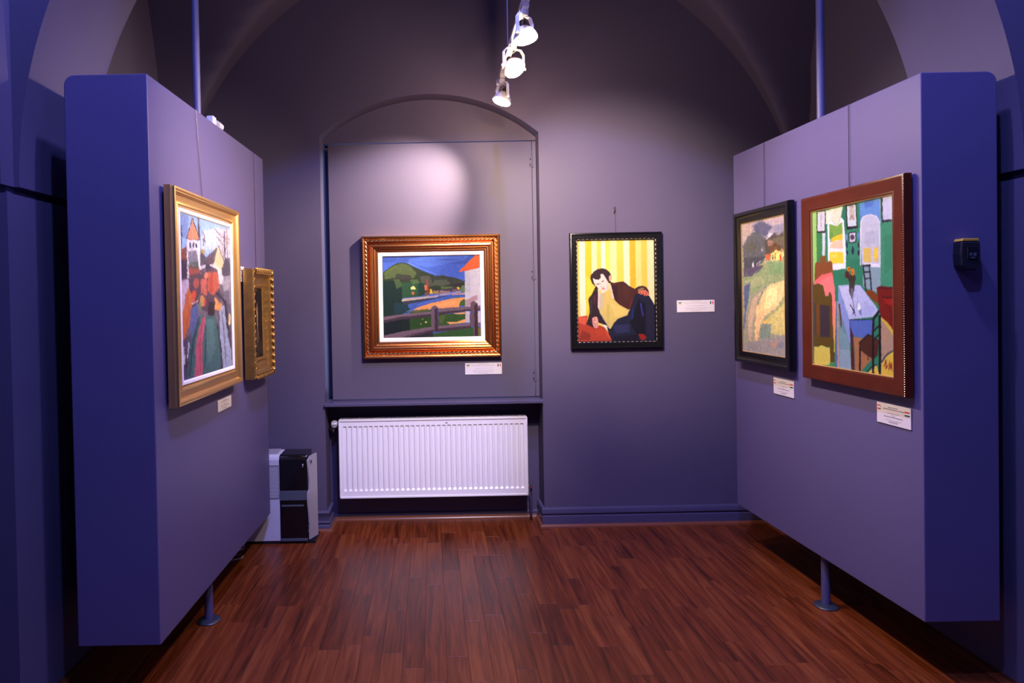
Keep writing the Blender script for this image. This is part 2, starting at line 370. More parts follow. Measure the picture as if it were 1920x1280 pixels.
# shutter board with hinges
SY = 4.770
shu = thing('window_shutter', 'large flat purple board closing the arched niche', 'shutter', (0, SY, 0.9))
bm = NB(); box(bm, -0.718, 0.735, 0, 0.018, 0.0, 1.822); obj('board', bm, 'board_paint', shu, bevel=0.002)
bm = NB(); box(bm, 0.738, 0.766, 0, 0.03, 0.0, 1.822); obj('hinge_stile', bm, 'board_paint', shu, bevel=0.002)
for z in (1.675, 0.874, 0.153):
    bm = NB(); box(bm, 0.716, 0.733, -0.004, 0.0, z-0.035, z+0.035); box(bm, 0.742, 0.758, -0.004, 0.0, z-0.035, z+0.035)
    cyl(bm, (0.7365, -0.006, z-0.04), (0.7365, -0.006, z+0.04), 0.006, seg=10)
    h = obj('hinge', bm, 'board_paint', shu, smooth=True)
    for dz in (-0.022, 0.018):
        bm = NB(); cyl(bm, (0.725, -0.0065, z+dz), (0.725, -0.004, z+dz), 0.006, seg=8); obj('screw', bm, 'gap_dark', h)
bm = NB(); cyl(bm, (0.7365, -0.006, 1.74), (0.7365, -0.006, 1.745), 0.005, seg=8); obj('pin', bm, 'chrome', shu)

# ------------------------------------------------------------------ display panels
def panel(side):
    if side == 'L':
        X, Y1, Y2, zb, zt, th, s, sg = LX, LY1, LY2, LB, LT, LTH, LS, -1
        lab = 'tall purple free-standing display panel on the left, hung with two gilt framed paintings'
        py = 3.361
    else:
        X, Y1, Y2, zb, zt, th, s, sg = RX, RY1, RY2, RB, RT, RTH, RS, 1
        lab = 'tall purple free-standing display panel on the right, hung with two dark framed paintings'
        py = 3.394
    r = thing('display_panel', lab, 'panel', (X+sg*th/2, (Y1+Y2)/2, 0), 0, 'free-standing display panels')
    cx, cy = X+sg*th/2, (Y1+Y2)/2
    pts = [(X, Y1), (X+s*(Y2-Y1), Y2), (X+s*(Y2-Y1)+sg*th, Y2), (X+sg*th, Y1)]
    # body: front and rear end outlines with a rounded outer top corner, joined along the length
    bm = NB(); A = []; B = []; rc = 0.042
    out = [(0, zb), (0, zt)]+[(th-rc+rc*math.sin(math.pi/2*k/6), zt-rc+rc*math.cos(math.pi/2*k/6)) for k in range(7)]+[(th, zb)]
    for d_, z_ in out:
        A.append(bm.verts.new((X+sg*d_-cx, Y1-cy, z_))); B.append(bm.verts.new((X+s*(Y2-Y1)+sg*d_-cx, Y2-cy, z_)))
    bm.faces.new(A); bm.faces.new(B[::-1])
    for k in range(len(A)): bm.faces.new((A[k], A[(k+1) % len(A)], B[(k+1) % len(A)], B[k]))
    obj('panel_body', bm, 'panel_paint', r, bevel=0.004)
    for yy in (py, ):
        xx = X+s*(yy-Y1)+sg*0.045-cx; yy -= cy
        bm = NB(); zv = max(VZ+math.sqrt(VR**2-(xx+cx-VX)**2), VZ+VR*math.sqrt(1-((yy+cy-(YA1+YW)/2)/((YW-YA1)/2))**2)); cyl(bm, (xx, yy, zt), (xx, yy, zv+.005), 0.0185, seg=20); obj('pole', bm, 'steel_paint', r, smooth=True)
        bm = NB(); cyl(bm, (xx, yy, 0.012), (xx, yy, zb), 0.021, seg=20); lg = obj('leg', bm, 'steel_paint', r, smooth=True)
        bm = NB(); lathe(bm, [(0.0, 0.0), (0.056, 0.0), (0.058, 0.004), (0.052, 0.010), (0.026, 0.015), (0.0, 0.015)], Matrix.Translation((xx, yy, 0.0005)), 28)
        obj('foot', bm, 'dark_foot', lg, smooth=True)
    return r
panelL = panel('L'); panelR = panel('R')

# ------------------------------------------------------------------ painting raster
def quad_map(q):
    # homography unit square (s right, t down) -> traced quad
    src = [(0, 0), (1, 0), (1, 1), (0, 1)]; A = []; B = []
    for (s, t), (x_, y_) in zip(src, q):
        A.append([s, t, 1, 0, 0, 0, -s*x_, -t*x_]); B.append(x_); A.append([0, 0, 0, s, t, 1, -s*y_, -t*y_]); B.append(y_)
    h = np.linalg.solve(np.array(A, float), np.array(B, float)); return np.append(h, 1).reshape(3, 3)
def smooth_noise(H, W, k, rng):
    g = rng.random((H//k[0]+3, W//k[1]+3)); yy = np.arange(H)/k[0]; xx = np.arange(W)/k[1]
    y0 = yy.astype(int); x0_ = xx.astype(int); fy = (yy-y0)[:, None]; fx = (xx-x0_)[None]; fy = fy*fy*(3-2*fy); fx = fx*fx*(3-2*fx)
    a = g[y0][:, x0_]; b = g[y0][:, x0_+1]; c = g[y0+1][:, x0_]; d = g[y0+1][:, x0_+1]
    return (a*(1-fx)+b*fx)*(1-fy)+(c*(1-fx)+d*fx)*fy
def paint(quad, W, H, bg, items, seed, amp=0.08, jig=0.0, gain=0.8, ks=((3, 9), (12, 5)), dabs=(0, 3, 1, 8, 0.0)):
    W = int(W*1.35); H = int(H*1.35)
    rng = np.random.default_rng(seed); Hm = quad_map(quad)
    S, T = np.meshgrid((np.arange(W))/(W-1), (np.arange(H))/(H-1))
    P = Hm @ np.stack([S.ravel(), T.ravel(), np.ones(S.size)]); X = (P[0]/P[2]).reshape(H, W); Y = (P[1]/P[2]).reshape(H, W)
    if jig:
        X = X+(smooth_noise(H, W, (5, 5), rng)-.5)*jig; Y = Y+(smooth_noise(H, W, (5, 5), rng)-.5)*jig
    img = np.zeros((H, W, 3)); img[:] = bg
    for it in items:
        col = np.array(it[0], float); sh_ = it[1]
        if isinstance(sh_, tuple) and sh_[0] == 'e':
            _, cx, cy, rx, ry = sh_; m = ((X-cx)/rx)**2+((Y-cy)/ry)**2 < 1
        elif isinstance(sh_, tuple) and sh_[0] == 'l':       # polyline, width
            m = np.zeros((H, W), bool); wd = sh_[1]; pl = sh_[2]
            for (xa, ya), (xb, yb) in zip(pl, pl[1:]):
                L2 = (xb-xa)**2+(yb-ya)**2+1e-9; t = np.clip(((X-xa)*(xb-xa)+(Y-ya)*(yb-ya))/L2, 0, 1)
                m |= (X-xa-t*(xb-xa))**2+(Y-ya-t*(yb-ya))**2 < (wd/2)**2
        else:
            m = np.zeros((H, W), bool); n_ = len(sh_)
            for i in range(n_):
                xa, ya = sh_[i]; xb, yb = sh_[(i+1) % n_]
                if ya == yb: continue
                c = ((ya > Y) != (yb > Y)) & (X < (xb-xa)*(Y-ya)/(yb-ya)+xa); m ^= c
        if len(it) > 2: img[m] = img[m]*(1-it[2])+col*it[2]
        else: img[m] = col
    nd, dl, dw, dj, dd = dabs                                 # brush dabs: number, length, width, colour pick distance, main direction
    for _ in range(nd):
        r0, c0 = rng.integers(3, H-4), rng.integers(3, W-4)
        rs = int(np.clip(r0+rng.integers(-dj, dj+1), 0, H-1)); cs = int(np.clip(c0+rng.integers(-dj, dj+1), 0, W-1))
        col = img[rs, cs]*rng.uniform(.86, 1.14)+rng.uniform(-8, 8, 3); a = dd+rng.uniform(-.6, .6); L_ = rng.integers(2, dl+1)
        for q in range(L_):
            rr_ = int(r0+q*math.sin(a)); cc_ = int(c0+q*math.cos(a))
            if 0 <= rr_ < H-dw and 0 <= cc_ < W-dw: img[rr_:rr_+dw, cc_:cc_+dw] = img[rr_:rr_+dw, cc_:cc_+dw]*.3+col*.7
    img = np.clip(img, 0, 255)
    k = img.copy()                                            # light blending of wet edges
    k[1:-1, 1:-1] = (img[1:-1, 1:-1]*4+img[:-2, 1:-1]+img[2:, 1:-1]+img[1:-1, :-2]+img[1:-1, 2:])/8
    k[1:-1, 1:-1] = (k[1:-1, 1:-1]*3+k[:-2, 1:-1]+k[2:, 1:-1]+k[1:-1, :-2]+k[1:-1, 2:])/7
    nz = sum((smooth_noise(H, W, q, rng)-.5) for q in ks)[..., None]
    k = k*(1+amp*2*nz)+amp*60*(np.stack([smooth_noise(H, W, (6, 6), rng) for _ in range(3)], -1)-.5)
    k = np.clip(k, 3, 255)/255
    lin = np.where(k <= 0.04045, k/12.92, ((k+0.055)/1.055)**2.4)*gain
    return lin
def canvas(name, w, h, y, img, parent):
    H, W, _ = img.shape
    xs = np.linspace(-w/2, w/2, W); zs = np.linspace(h/2, -h/2, H)
    co = np.zeros((H, W, 3)); co[..., 0] = xs[None]; co[..., 1] = y; co[..., 2] = zs[:, None]
    me = bpy.data.meshes.new(name); nf = (H-1)*(W-1)
    me.vertices.add(H*W); me.vertices.foreach_set('co', co.ravel())
    idx = np.arange(H*W).reshape(H, W)
    f = np.stack([idx[:-1, :-1], idx[1:, :-1], idx[1:, 1:], idx[:-1, 1:]], -1).reshape(-1, 4)
    me.loops.add(nf*4); me.loops.foreach_set('vertex_index', f.ravel())
    me.polygons.add(nf); me.polygons.foreach_set('loop_start', np.arange(nf)*4); me.polygons.foreach_set('loop_total', np.full(nf, 4))
    me.update(calc_edges=True)
    at = me.color_attributes.new('pigment', 'FLOAT_COLOR', 'POINT')
    at.data.foreach_set('color', np.concatenate([img, np.ones((H, W, 1))], -1).astype(np.float32).ravel())
    me.materials.append(MATS['oil_paint'])
    o = bpy.data.objects.new(name, me); C.objects.link(o); o.parent = parent
    bm = NB(); box(bm, -w/2, w/2, y+.0006, y+.009, -h/2, h/2); obj('stretcher', bm, 'card_white', parent)
    return o
def ring(w, h, prof, name, m, parent, smooth=True):
    # prof: (inset, height above the back plane); local -y faces the viewer
    bm = NB(); rr = []
    for ins, ht in prof:
        a, b = w/2-ins, h/2-ins
        rr.append([bm.verts.new(p) for p in ((-a, -ht, -b), (a, -ht, -b), (a, -ht, b), (-a, -ht, b))])
    for p, q in zip(rr, rr[1:]+rr[:1]):
        for i in range(4): bm.faces.new((p[i], p[(i+1) % 4], q[(i+1) % 4], q[i]))
    return obj(name, bm, m, parent, smooth=smooth)
def beads(w, h, inset, ht, pitch, r, name, m, parent, tilt=0.0, sides='tblr'):
    bm = NB(); a, b = w/2-inset, h/2-inset
    runs = []
    if 't' in sides: runs.append(((-a, b), (a, b)))
    if 'b' in sides: runs.append(((-a, -b), (a, -b)))
    if 'l' in sides: runs.append(((-a, -b), (-a, b)))
    if 'r' in sides: runs.append(((a, -b), (a, b)))
    for p, q in runs:
        p, q = Vector(p), Vector(q); n_ = int((q-p).length/pitch); d = (q-p).normalized(); ang = math.atan2(d.y, d.x)
        for i in range(n_):
            c = p+(q-p)*(i+.5)/n_
            ellipsoid(bm, (c.x, -ht, c.y), (r[0], r[2], r[1]), Matrix.Rotation(-(ang+tilt), 4, 'Y'), 6, 4)
    o = obj(name, bm, m, parent, smooth=True); o['kind'] = 'stuff'; return o
def wall_thing(name, label, cat, x, y, z, group=None): return thing(name, label, cat, (x, y, z), 0, group)
Ld = Vector((LS, 1)).normalized(); Rd = Vector((RS, 1)).normalized()
def on_left(name, label, cat, u, z, off=0.0, group=None):
    p = Vector((LX, LY1))+Ld*u+Vector((Ld.y, -Ld.x))*off
    return thing(name, label, cat, (p.x, p.y, z), math.atan2(Ld.y, Ld.x), group)
def on_right(name, label, cat, u, z, off=0.0, group=None):
    p = Vector((RX, RY1))+Rd*u+Vector((-Rd.y, Rd.x))*off
    return thing(name, label, cat, (p.x, p.y, z), math.atan2(-Rd.y, -Rd.x), group)
def wire(parent, x, z0, z1, y=-0.004, bend=0.0, r=0.0016):
    bm = NB(); tube(bm, [(x, y, z0), (x+bend*.5, y, (z0+z1)/2), (x+bend, y, z1)], r, 6)
    return obj('hanging_wire', bm, 'wire', parent)

# --- river landscape in a copper frame (on the shutter)
P2 = [
 ((62,88,165), [(50,60),(1435,60),(1435,200),(50,140)]), ((90,125,215), [(450,150),(700,230),(900,190),(1230,130),(1300,60),(700,60),(420,110)], .6), ((95,130,225), [(400,160),(520,215),(800,330),(840,325),(560,210),(430,140)], .7), ((60,80,160), [(780,110),(1000,110),(1180,130),(1000,140)], .6),
 ((50,62,45), [(50,290),(150,215),(250,160),(330,150),(400,160),(500,210),(620,270),(800,345),(900,340),(1000,360),(1100,380),(1220,430),(1220,560),(50,600)]),
 ((82,98,60), [(80,300),(250,180),(330,160),(430,190),(540,300),(500,370),(350,380),(200,360),(80,380)]), ((55,56,54), [(250,300),(450,330),(480,400),(330,400),(230,360)], .8), ((95,115,55), [(60,300),(150,230),(240,180),(260,190),(150,270),(80,320)], .7),
 ((58,64,54), [(780,350),(900,345),(1050,370),(1220,440),(1220,520),(1000,500),(700,480),(600,380)]), ((88,98,76), [(800,400),(950,400),(1020,460),(900,490),(760,470)], .8), ((45,45,45), [(1000,470),(1220,450),(1220,500),(1000,495)], .8), ((88,112,60), [(880,495),(1050,500),(1010,530),(880,528)]),
 ((30,50,45), [(55,400),(200,400),(330,520),(330,700),(430,820),(300,880),(55,920)]), ((45,82,55), [(320,430),(450,430),(600,420),(640,560),(600,625),(330,645)]), ((76,100,62), [(210,380),(290,380),(330,470),(250,520)], .8), ((82,112,66), [(440,395),(540,385),(585,430),(480,460)], .8),
 ((78,84,68), [(590,350),(720,340),(780,480),(700,500),(600,430)]), ((34,62,50), [(560,450),(590,430),(640,450),(650,612),(560,622)]),
 ((235,225,140), [(450,500),(488,475),(530,520),(500,532),(455,528)]), ((190,110,70), [(460,560),(500,560),(500,600),(465,600)]), ((205,60,30), [(680,390),(694,390),(702,550),(680,555)]), ((200,120,90), [(645,470),(680,470),(680,545),(650,545)]), ((120,80,60), [(650,570),(715,560),(720,610),(655,612)]),
 ((60,55,60), [(745,525),(840,525),(870,560),(760,565)]), ((238,195,50), [(720,522),(745,530),(764,592),(725,592)]), ((158,128,75), [(765,550),(850,550),(850,600),(768,597)]), ((150,120,125), [(860,545),(1000,535),(1010,592),(860,602)]), ((75,62,72), [(900,545),(1060,510),(1110,540),(950,560)]), ((168,158,182), [(860,602),(1000,590),(1160,562),(1160,582),(1000,607),(860,624)]), ((245,205,60), [(1100,510),(1130,503),(1147,532),(1120,538)]), ((120,90,100), [(1040,540),(1150,535),(1150,565),(1040,575)]),
 ((178,162,168), [(320,655),(500,640),(800,615),(860,612),(820,642),(600,662),(330,692)]), ((215,200,110), ('l', 9, [(320,685),(480,668),(700,644)])), ((58,60,74), [(340,692),(700,657),(860,640),(1000,610),(860,662),(600,702),(450,722),(400,748),(330,745)]),
 ((34,60,66), [(220,700),(400,740),(450,800),(400,855),(200,870)]),
 ((65,95,172), [(400,765),(520,717),(640,690),(860,650),(1000,622),(1220,610),(1220,642),(1050,652),(900,682),(700,722),(540,782),(450,806)]), ((105,135,205), ('l', 12, [(540,748),(760,690),(900,660)]), .7), ((120,140,150), ('l', 10, [(380,840),(450,810)]), .8),
 ((238,158,92), [(480,812),(540,780),(700,730),(900,690),(1050,660),(1220,650),(1220,690),(1150,720),(1130,785),(840,805),(830,770),(780,760),(740,790),(700,832),(560,818)]), ((246,176,110), [(700,760),(1000,700),(1100,690),(1050,760),(850,780)], .6), ((238,165,105), ('l', 14, [(1040,608),(1215,602)])), ((95,120,60), ('l', 10, [(1050,658),(1160,652)])),
 ((62,98,40), [(1132,765),(1150,710),(1200,675),(1228,680),(1228,772)]), ((98,124,88), [(1155,525),(1190,480),(1222,490),(1222,592),(1160,582)]),
 ((28,38,40), [(55,960),(430,900),(440,1110),(55,1160)]), ((44,76,36), [(430,830),(760,815),(770,1045),(430,1100)]), ((98,100,50), [(430,830),(700,800),(700,830),(460,850)]), ((30,45,40), [(330,960),(430,950),(430,1080),(330,1100)], .7),
 ((52,84,40), [(840,885),(1220,865),(1220,1005),(840,1050)]), ((90,100,45), [(850,900),(950,890),(900,1010),(850,1010)], .7), ((235,165,95), [(1040,872),(1210,858),(1215,882),(1100,888)]), ((235,165,95), [(950,990),(1100,990),(1220,950),(1220,1002),(1000,1022)]), ((225,220,110), ('e', 660, 985, 14, 12)), ((200,190,80), ('e', 615, 942, 10, 7)), ((180,150,90), ('e', 590, 1010, 8, 14)),
 ((52,86,46), [(720,1150),(1200,1080),(1435,1060),(1435,1200),(720,1200)]), ((48,46,52), [(300,1200),(500,1150),(760,1110),(760,1200)]), ((110,105,50), [(1395,1080),(1435,1060),(1435,1200),(1400,1200)]),
 ((196,193,197), [(1220,285),(1435,240),(1435,790),(1220,780)]), ((178,178,188), [(1240,330),(1300,320),(1300,600),(1250,640)], .6), ((172,140,146), [(1225,695),(1330,640),(1400,620),(1400,680),(1290,760),(1225,782)]), ((192,180,188), [(1220,845),(1280,845),(1280,1002),(1220,998)]), ((196,190,197), [(1392,845),(1435,845),(1435,1005),(1392,1005)]),
 ((232,100,48), [(1135,292),(1380,62),(1435,62),(1435,237),(1300,272),(1140,298)]), ((205,90,50), [(1190,280),(1435,200),(1435,237),(1300,272)], .5),
 ((118,98,108), [(55,902),(300,870),(740,835),(780,870),(55,962)]), ((68,54,64), [(55,952),(300,905),(760,872),(770,912),(300,945),(55,988)]), ((112,92,102), [(840,802),(1300,775),(1435,770),(1435,832),(1300,828),(840,872)]), ((66,50,60), [(840,852),(1300,815),(1435,810),(1435,836),(1300,840),(840,888)]),
 ((116,96,106), [(55,1162),(300,1112),(740,1050),(1300,1008),(1435,1002),(1435,1052),(1300,1062),(840,1112),(500,1162),(300,1200),(55,1200)]), ((70,54,64), [(300,1182),(760,1092),(840,1080),(1300,1047),(1300,1078),(840,1124),(760,1124)]),
 ((108,88,98), [(735,810),(760,768),(795,755),(835,790),(835,1112),(780,1122),(770,1050),(735,1040)]), ((66,48,56), [(785,805),(830,790),(835,1120),(785,1122)]),
 ((98,78,88), [(1295,732),(1340,705),(1395,740),(1395,1200),(1335,1200),(1335,1060),(1285,1040),(1285,900),(1300,850)]), ((60,40,48), [(1350,762),(1395,742),(1395,1200),(1350,1200)]), ((20,25,35), ('l', 9, [(50,66),(1435,66)])), ((30,40,60), ('l', 7, [(52,62),(58,1195)])),
]
fy = 4.70/4.62
def z_at(z, k): return EH+(z-EH)*k
t = wall_thing('framed_painting', 'river landscape with green hill and fence, wide copper-gold frame, on the niche board', 'painting', 0.0035, SY-.002, z_at(1.6275, fy))
W2, H2 = 0.966*fy, 0.853*fy
ring(W2, H2, [(0,.0),(0,.046),(.004,.056),(.012,.061),(.020,.059),(.027,.050),(.028,.046),(.041,.046),(.043,.036),(.050,.024),(.056,.024),(.058,.038),(.064,.045),(.072,.046),(.081,.040),(.084,.028),(.088,.028),(.090,.034),(.098,.032),(.100,.025),(.104,.025),(.106,.029),(.1155,.022),(.1155,.0)], 'frame', 'copper', t, smooth=False)
beads(W2, H2, .0345, .0475, .0290, (.0150,.0040,.0075), 'rope_trim', 'copper_rope', t, tilt=0.30)
ring(W2-.228, H2-.228, [(0,.004),(0,.020),(.004,.022),(.026,.019),(.030,.014),(.030,.004)], 'liner', 'white_liner', t, smooth=False)
cw, ch = W2-.288, H2-.288
canvas('canvas', cw, ch, -.012, paint([(50,62),(1435,66),(1437,1196),(56,1196)], 250, 206, (72,102,190), P2, 3, 0.03, 6, 0.76, dabs=(1500, 7, 1, 2, 0.0)), t)

# --- reclining man in a black frame
stripes = [(0,75,(250,208,105)),(75,205,(253,246,205)),(205,350,(250,206,60)),(350,465,(253,246,180)),(465,562,(250,222,92)),(562,655,(252,248,216)),(655,760,(250,236,104)),(760,905,(253,246,168)),(905,1060,(250,226,98)),(1060,1200,(254,250,200)),(1200,1330,(250,196,60)),(1330,1460,(252,235,140)),(1460,1590,(248,216,92)),(1590,1800,(250,242,182))]
P3 = [(c, [(a,60),(b,60),(b+20,1200),(b+60,2350),(a+60,2350),(a+20,1200)]) for a, b, c in stripes]
P3 += [((253,225,80), [(240,900),(360,1000),(450,1150),(380,1280),(240,1750)]),
 ((186,72,50), [(50,1772),(285,1745),(250,1900),(420,2000),(540,1955),(650,2000),(745,2120),(830,2260),(845,2330),(60,2330)]), ((222,88,60), [(660,2040),(740,2130),(820,2240),(760,2250),(660,2100)]), ((232,102,76), [(58,1788),(250,1775),(235,1950),(80,1900)], .8), ((118,48,40), [(160,2060),(350,2150),(330,2270),(90,2270)], .6), ((205,80,55), [(420,2060),(600,2010),(650,2150),(500,2200)], .5),
 ((40,42,62), [(780,2040),(850,1900),(940,1820),(1150,1740),(1200,1650),(1230,1500),(1330,1260),(1400,1240),(1640,1320),(1770,1530),(1790,2340),(840,2340),(745,2130),(700,1980)]), ((28,28,38), [(1220,1900),(1400,1400),(1560,1500),(1560,2200),(1350,2150)], .85), ((66,64,160), [(1435,1480),(1470,1480),(1525,1770),(1485,1750)], .85), ((38,54,120), [(1260,1620),(1310,1580),(1290,1820),(1235,1840)], .8), ((54,58,96), [(840,1960),(1200,1930),(1210,2100),(900,2140)], .8), ((30,26,34), [(850,2200),(1400,2150),(1400,2340),(850,2340)], .6), ((48,44,62), [(1590,1500),(1740,1560),(1740,2250),(1600,2250)], .5),
 ((54,42,48), [(500,1050),(430,1150),(370,1280),(320,1340),(290,1420),(320,1580),(320,1700),(245,1930),(420,2010),(520,1900),(700,1960),(785,2040),(560,1700),(500,1560),(505,1200)]), ((98,48,54), [(390,1320),(470,1300),(450,1520),(400,1480)], .7), ((70,72,82), [(330,1400),(380,1420),(370,1700),(330,1720)], .5),
 ((80,47,44), [(760,1005),(850,1040),(960,1020),(1060,1003),(1130,1050),(1200,1110),(1320,1170),(1400,1120),(1480,1108),(1560,1128),(1630,1200),(1640,1295),(1390,1280),(1330,1285),(1220,1600),(1180,1625),(1060,1560),(940,1485),(860,1390),(820,1200)]), ((54,34,36), [(800,1080),(930,1100),(950,1450),(860,1370)], .6), ((100,60,52), [(1060,1060),(1250,1180),(1180,1400),(1060,1300)], .35), ((120,44,34), [(1230,1400),(1290,1380),(1220,1610),(1190,1600)], .7),
 ((228,203,112), [(520,1225),(620,1255),(740,1190),(790,1150),(830,1280),(860,1390),(940,1490),(1200,1632),(1160,1742),(940,1822),(850,1922),(790,2030),(700,1925),(560,1685),(508,1560)]), ((206,196,172), [(515,1240),(650,1265),(640,1500),(600,1650),(515,1560)], .8), ((248,216,120), [(780,1480),(1000,1560),(1180,1640),(1100,1730),(880,1800)], .8), ((195,180,90), [(700,1500),(760,1500),(760,1960),(700,1900)], .4), ((238,218,228), ('l', 22, [(510,1180),(518,1400),(520,1570)])), ((240,215,200), [(750,1070),(790,1075),(868,1392),(822,1375)]), ((200,190,190), ('l', 20, [(545,1670),(650,1850),(760,2010)]), .8),
 ((246,228,214), [(385,935),(540,955),(565,925),(545,855),(610,838),(660,900),(722,990),(742,1080),(740,1190),(650,1242),(560,1200),(500,1150),(430,1060)]), ((228,190,180), [(690,980),(738,1080),(738,1180),(690,1210),(700,1100)], .6),
 ((62,46,52), [(328,930),(350,860),(420,780),(500,735),(600,716),(680,740),(760,800),(792,860),(782,1035),(740,1045),(705,980),(660,905),(610,838),(552,848),(562,915),(520,968),(450,962),(388,932),(402,1000),(455,1135),(370,1040)]), ((242,196,165), ('e', 772, 935, 26, 62)), ((220,120,70), ('l', 10, [(792,870),(800,930),(780,995)])),
 ((140,95,90), ('l', 14, [(575,1018),(635,988)])), ((120,80,80), ('e', 604, 1008, 16, 11)), ((140,95,90), ('l', 12, [(450,1072),(555,1048)])), ((115,80,80), ('e', 505, 1070, 16, 9)), ((205,92,84), ('l', 20, [(590,1172),(652,1160)])), ((222,165,148), ('l', 16, [(585,1138),(635,1128)])), ((225,185,175), ('l', 10, [(560,1050),(575,1130)])),
 ((232,124,100), [(1398,1232),(1480,1200),(1560,1188),(1622,1250),(1645,1315),(1605,1300),(1582,1338),(1560,1300),(1535,1338),(1510,1285),(1460,1300),(1400,1262)]), ((70,50,50), ('l', 8, [(1440,1240),(1465,1290)])), ((90,55,50), ('l', 8, [(1505,1235),(1530,1300)])), ((90,55,50), ('l', 8, [(1560,1235),(1585,1290)])), ((152,124,94), [(1388,1182),(1480,1145),(1545,1150),(1500,1190),(1400,1232)]), ((60,40,46), ('l', 10, [(1330,1180),(1400,1125),(1490,1108),(1570,1135),(1630,1210)])),
 ((238,172,156), [(375,1800),(440,1768),(490,1775),(510,1850),(520,1985),(470,2022),(410,1992),(380,1900)]), ((170,70,70), ('l', 10, [(430,1790),(440,1850),(400,1870)])), ((160,80,80), ('l', 8, [(395,1900),(450,1935),(500,1910)])), ((160,80,80), ('l', 8, [(405,1960),(460,1985),(512,1960)])),
 ((156,46,36), [(1400,2150),(1540,2150),(1582,2230),(1520,2290),(1450,2260)])]
t = wall_thing('framed_painting', 'portrait of a reclining man before yellow striped curtain, black beaded frame, back wall', 'painting', 1.2885, YW, 1.6455)
W3, H3 = 0.640, 0.806
ring(W3, H3, [(0,.002),(0,.030),(.004,.038),(.010,.040),(.014,.034),(.020,.034),(.036,.036),(.040,.030),(.050,.028),(.0525,.020),(.0525,.002)], 'frame', 'black_lacquer', t)
beads(W3, H3, .0455, .030, .0305, (.0085,.0026,.0038), 'bead_trim', 'silver_bead', t)
beads(W3, H3, .0455, .0300, .01525, (.0022,.0020,.0030), 'pearl_trim', 'silver_bead', t)
canvas('canvas', W3-.105, H3-.105, -.013, paint([(25,115),(1745,85),(1770,2282),(75,2300)], 206, 262, (250,230,120), P3, 5, 0.012, 5, 0.60, ks=((16, 5), (12, 5)), dabs=(900, 9, 1, 2, 1.57)), t)
bm = NB(); tube(bm, [(0.004, -.004, H3/2-.02), (0.006, -.004, H3/2+.02), (0.004, -.004, .555)], .0018, 6); obj('hanging_wire', bm, 'wire', t)
bm = NB(); box(bm, -.004, .010, -.004, 0, .555, .585); tube(bm, [(.003,-.006,.575),(.003,-.014,.570),(.003,-.014,.556),(-.003,-.010,.548)], .003, 8)
hk = obj('wall_hook', bm, 'wire', t)
bm = NB(); cyl(bm, (-.004, -.012, .541), (-.004, -.006, .541), .004, seg=10); obj('pin', bm, 'chrome', hk)

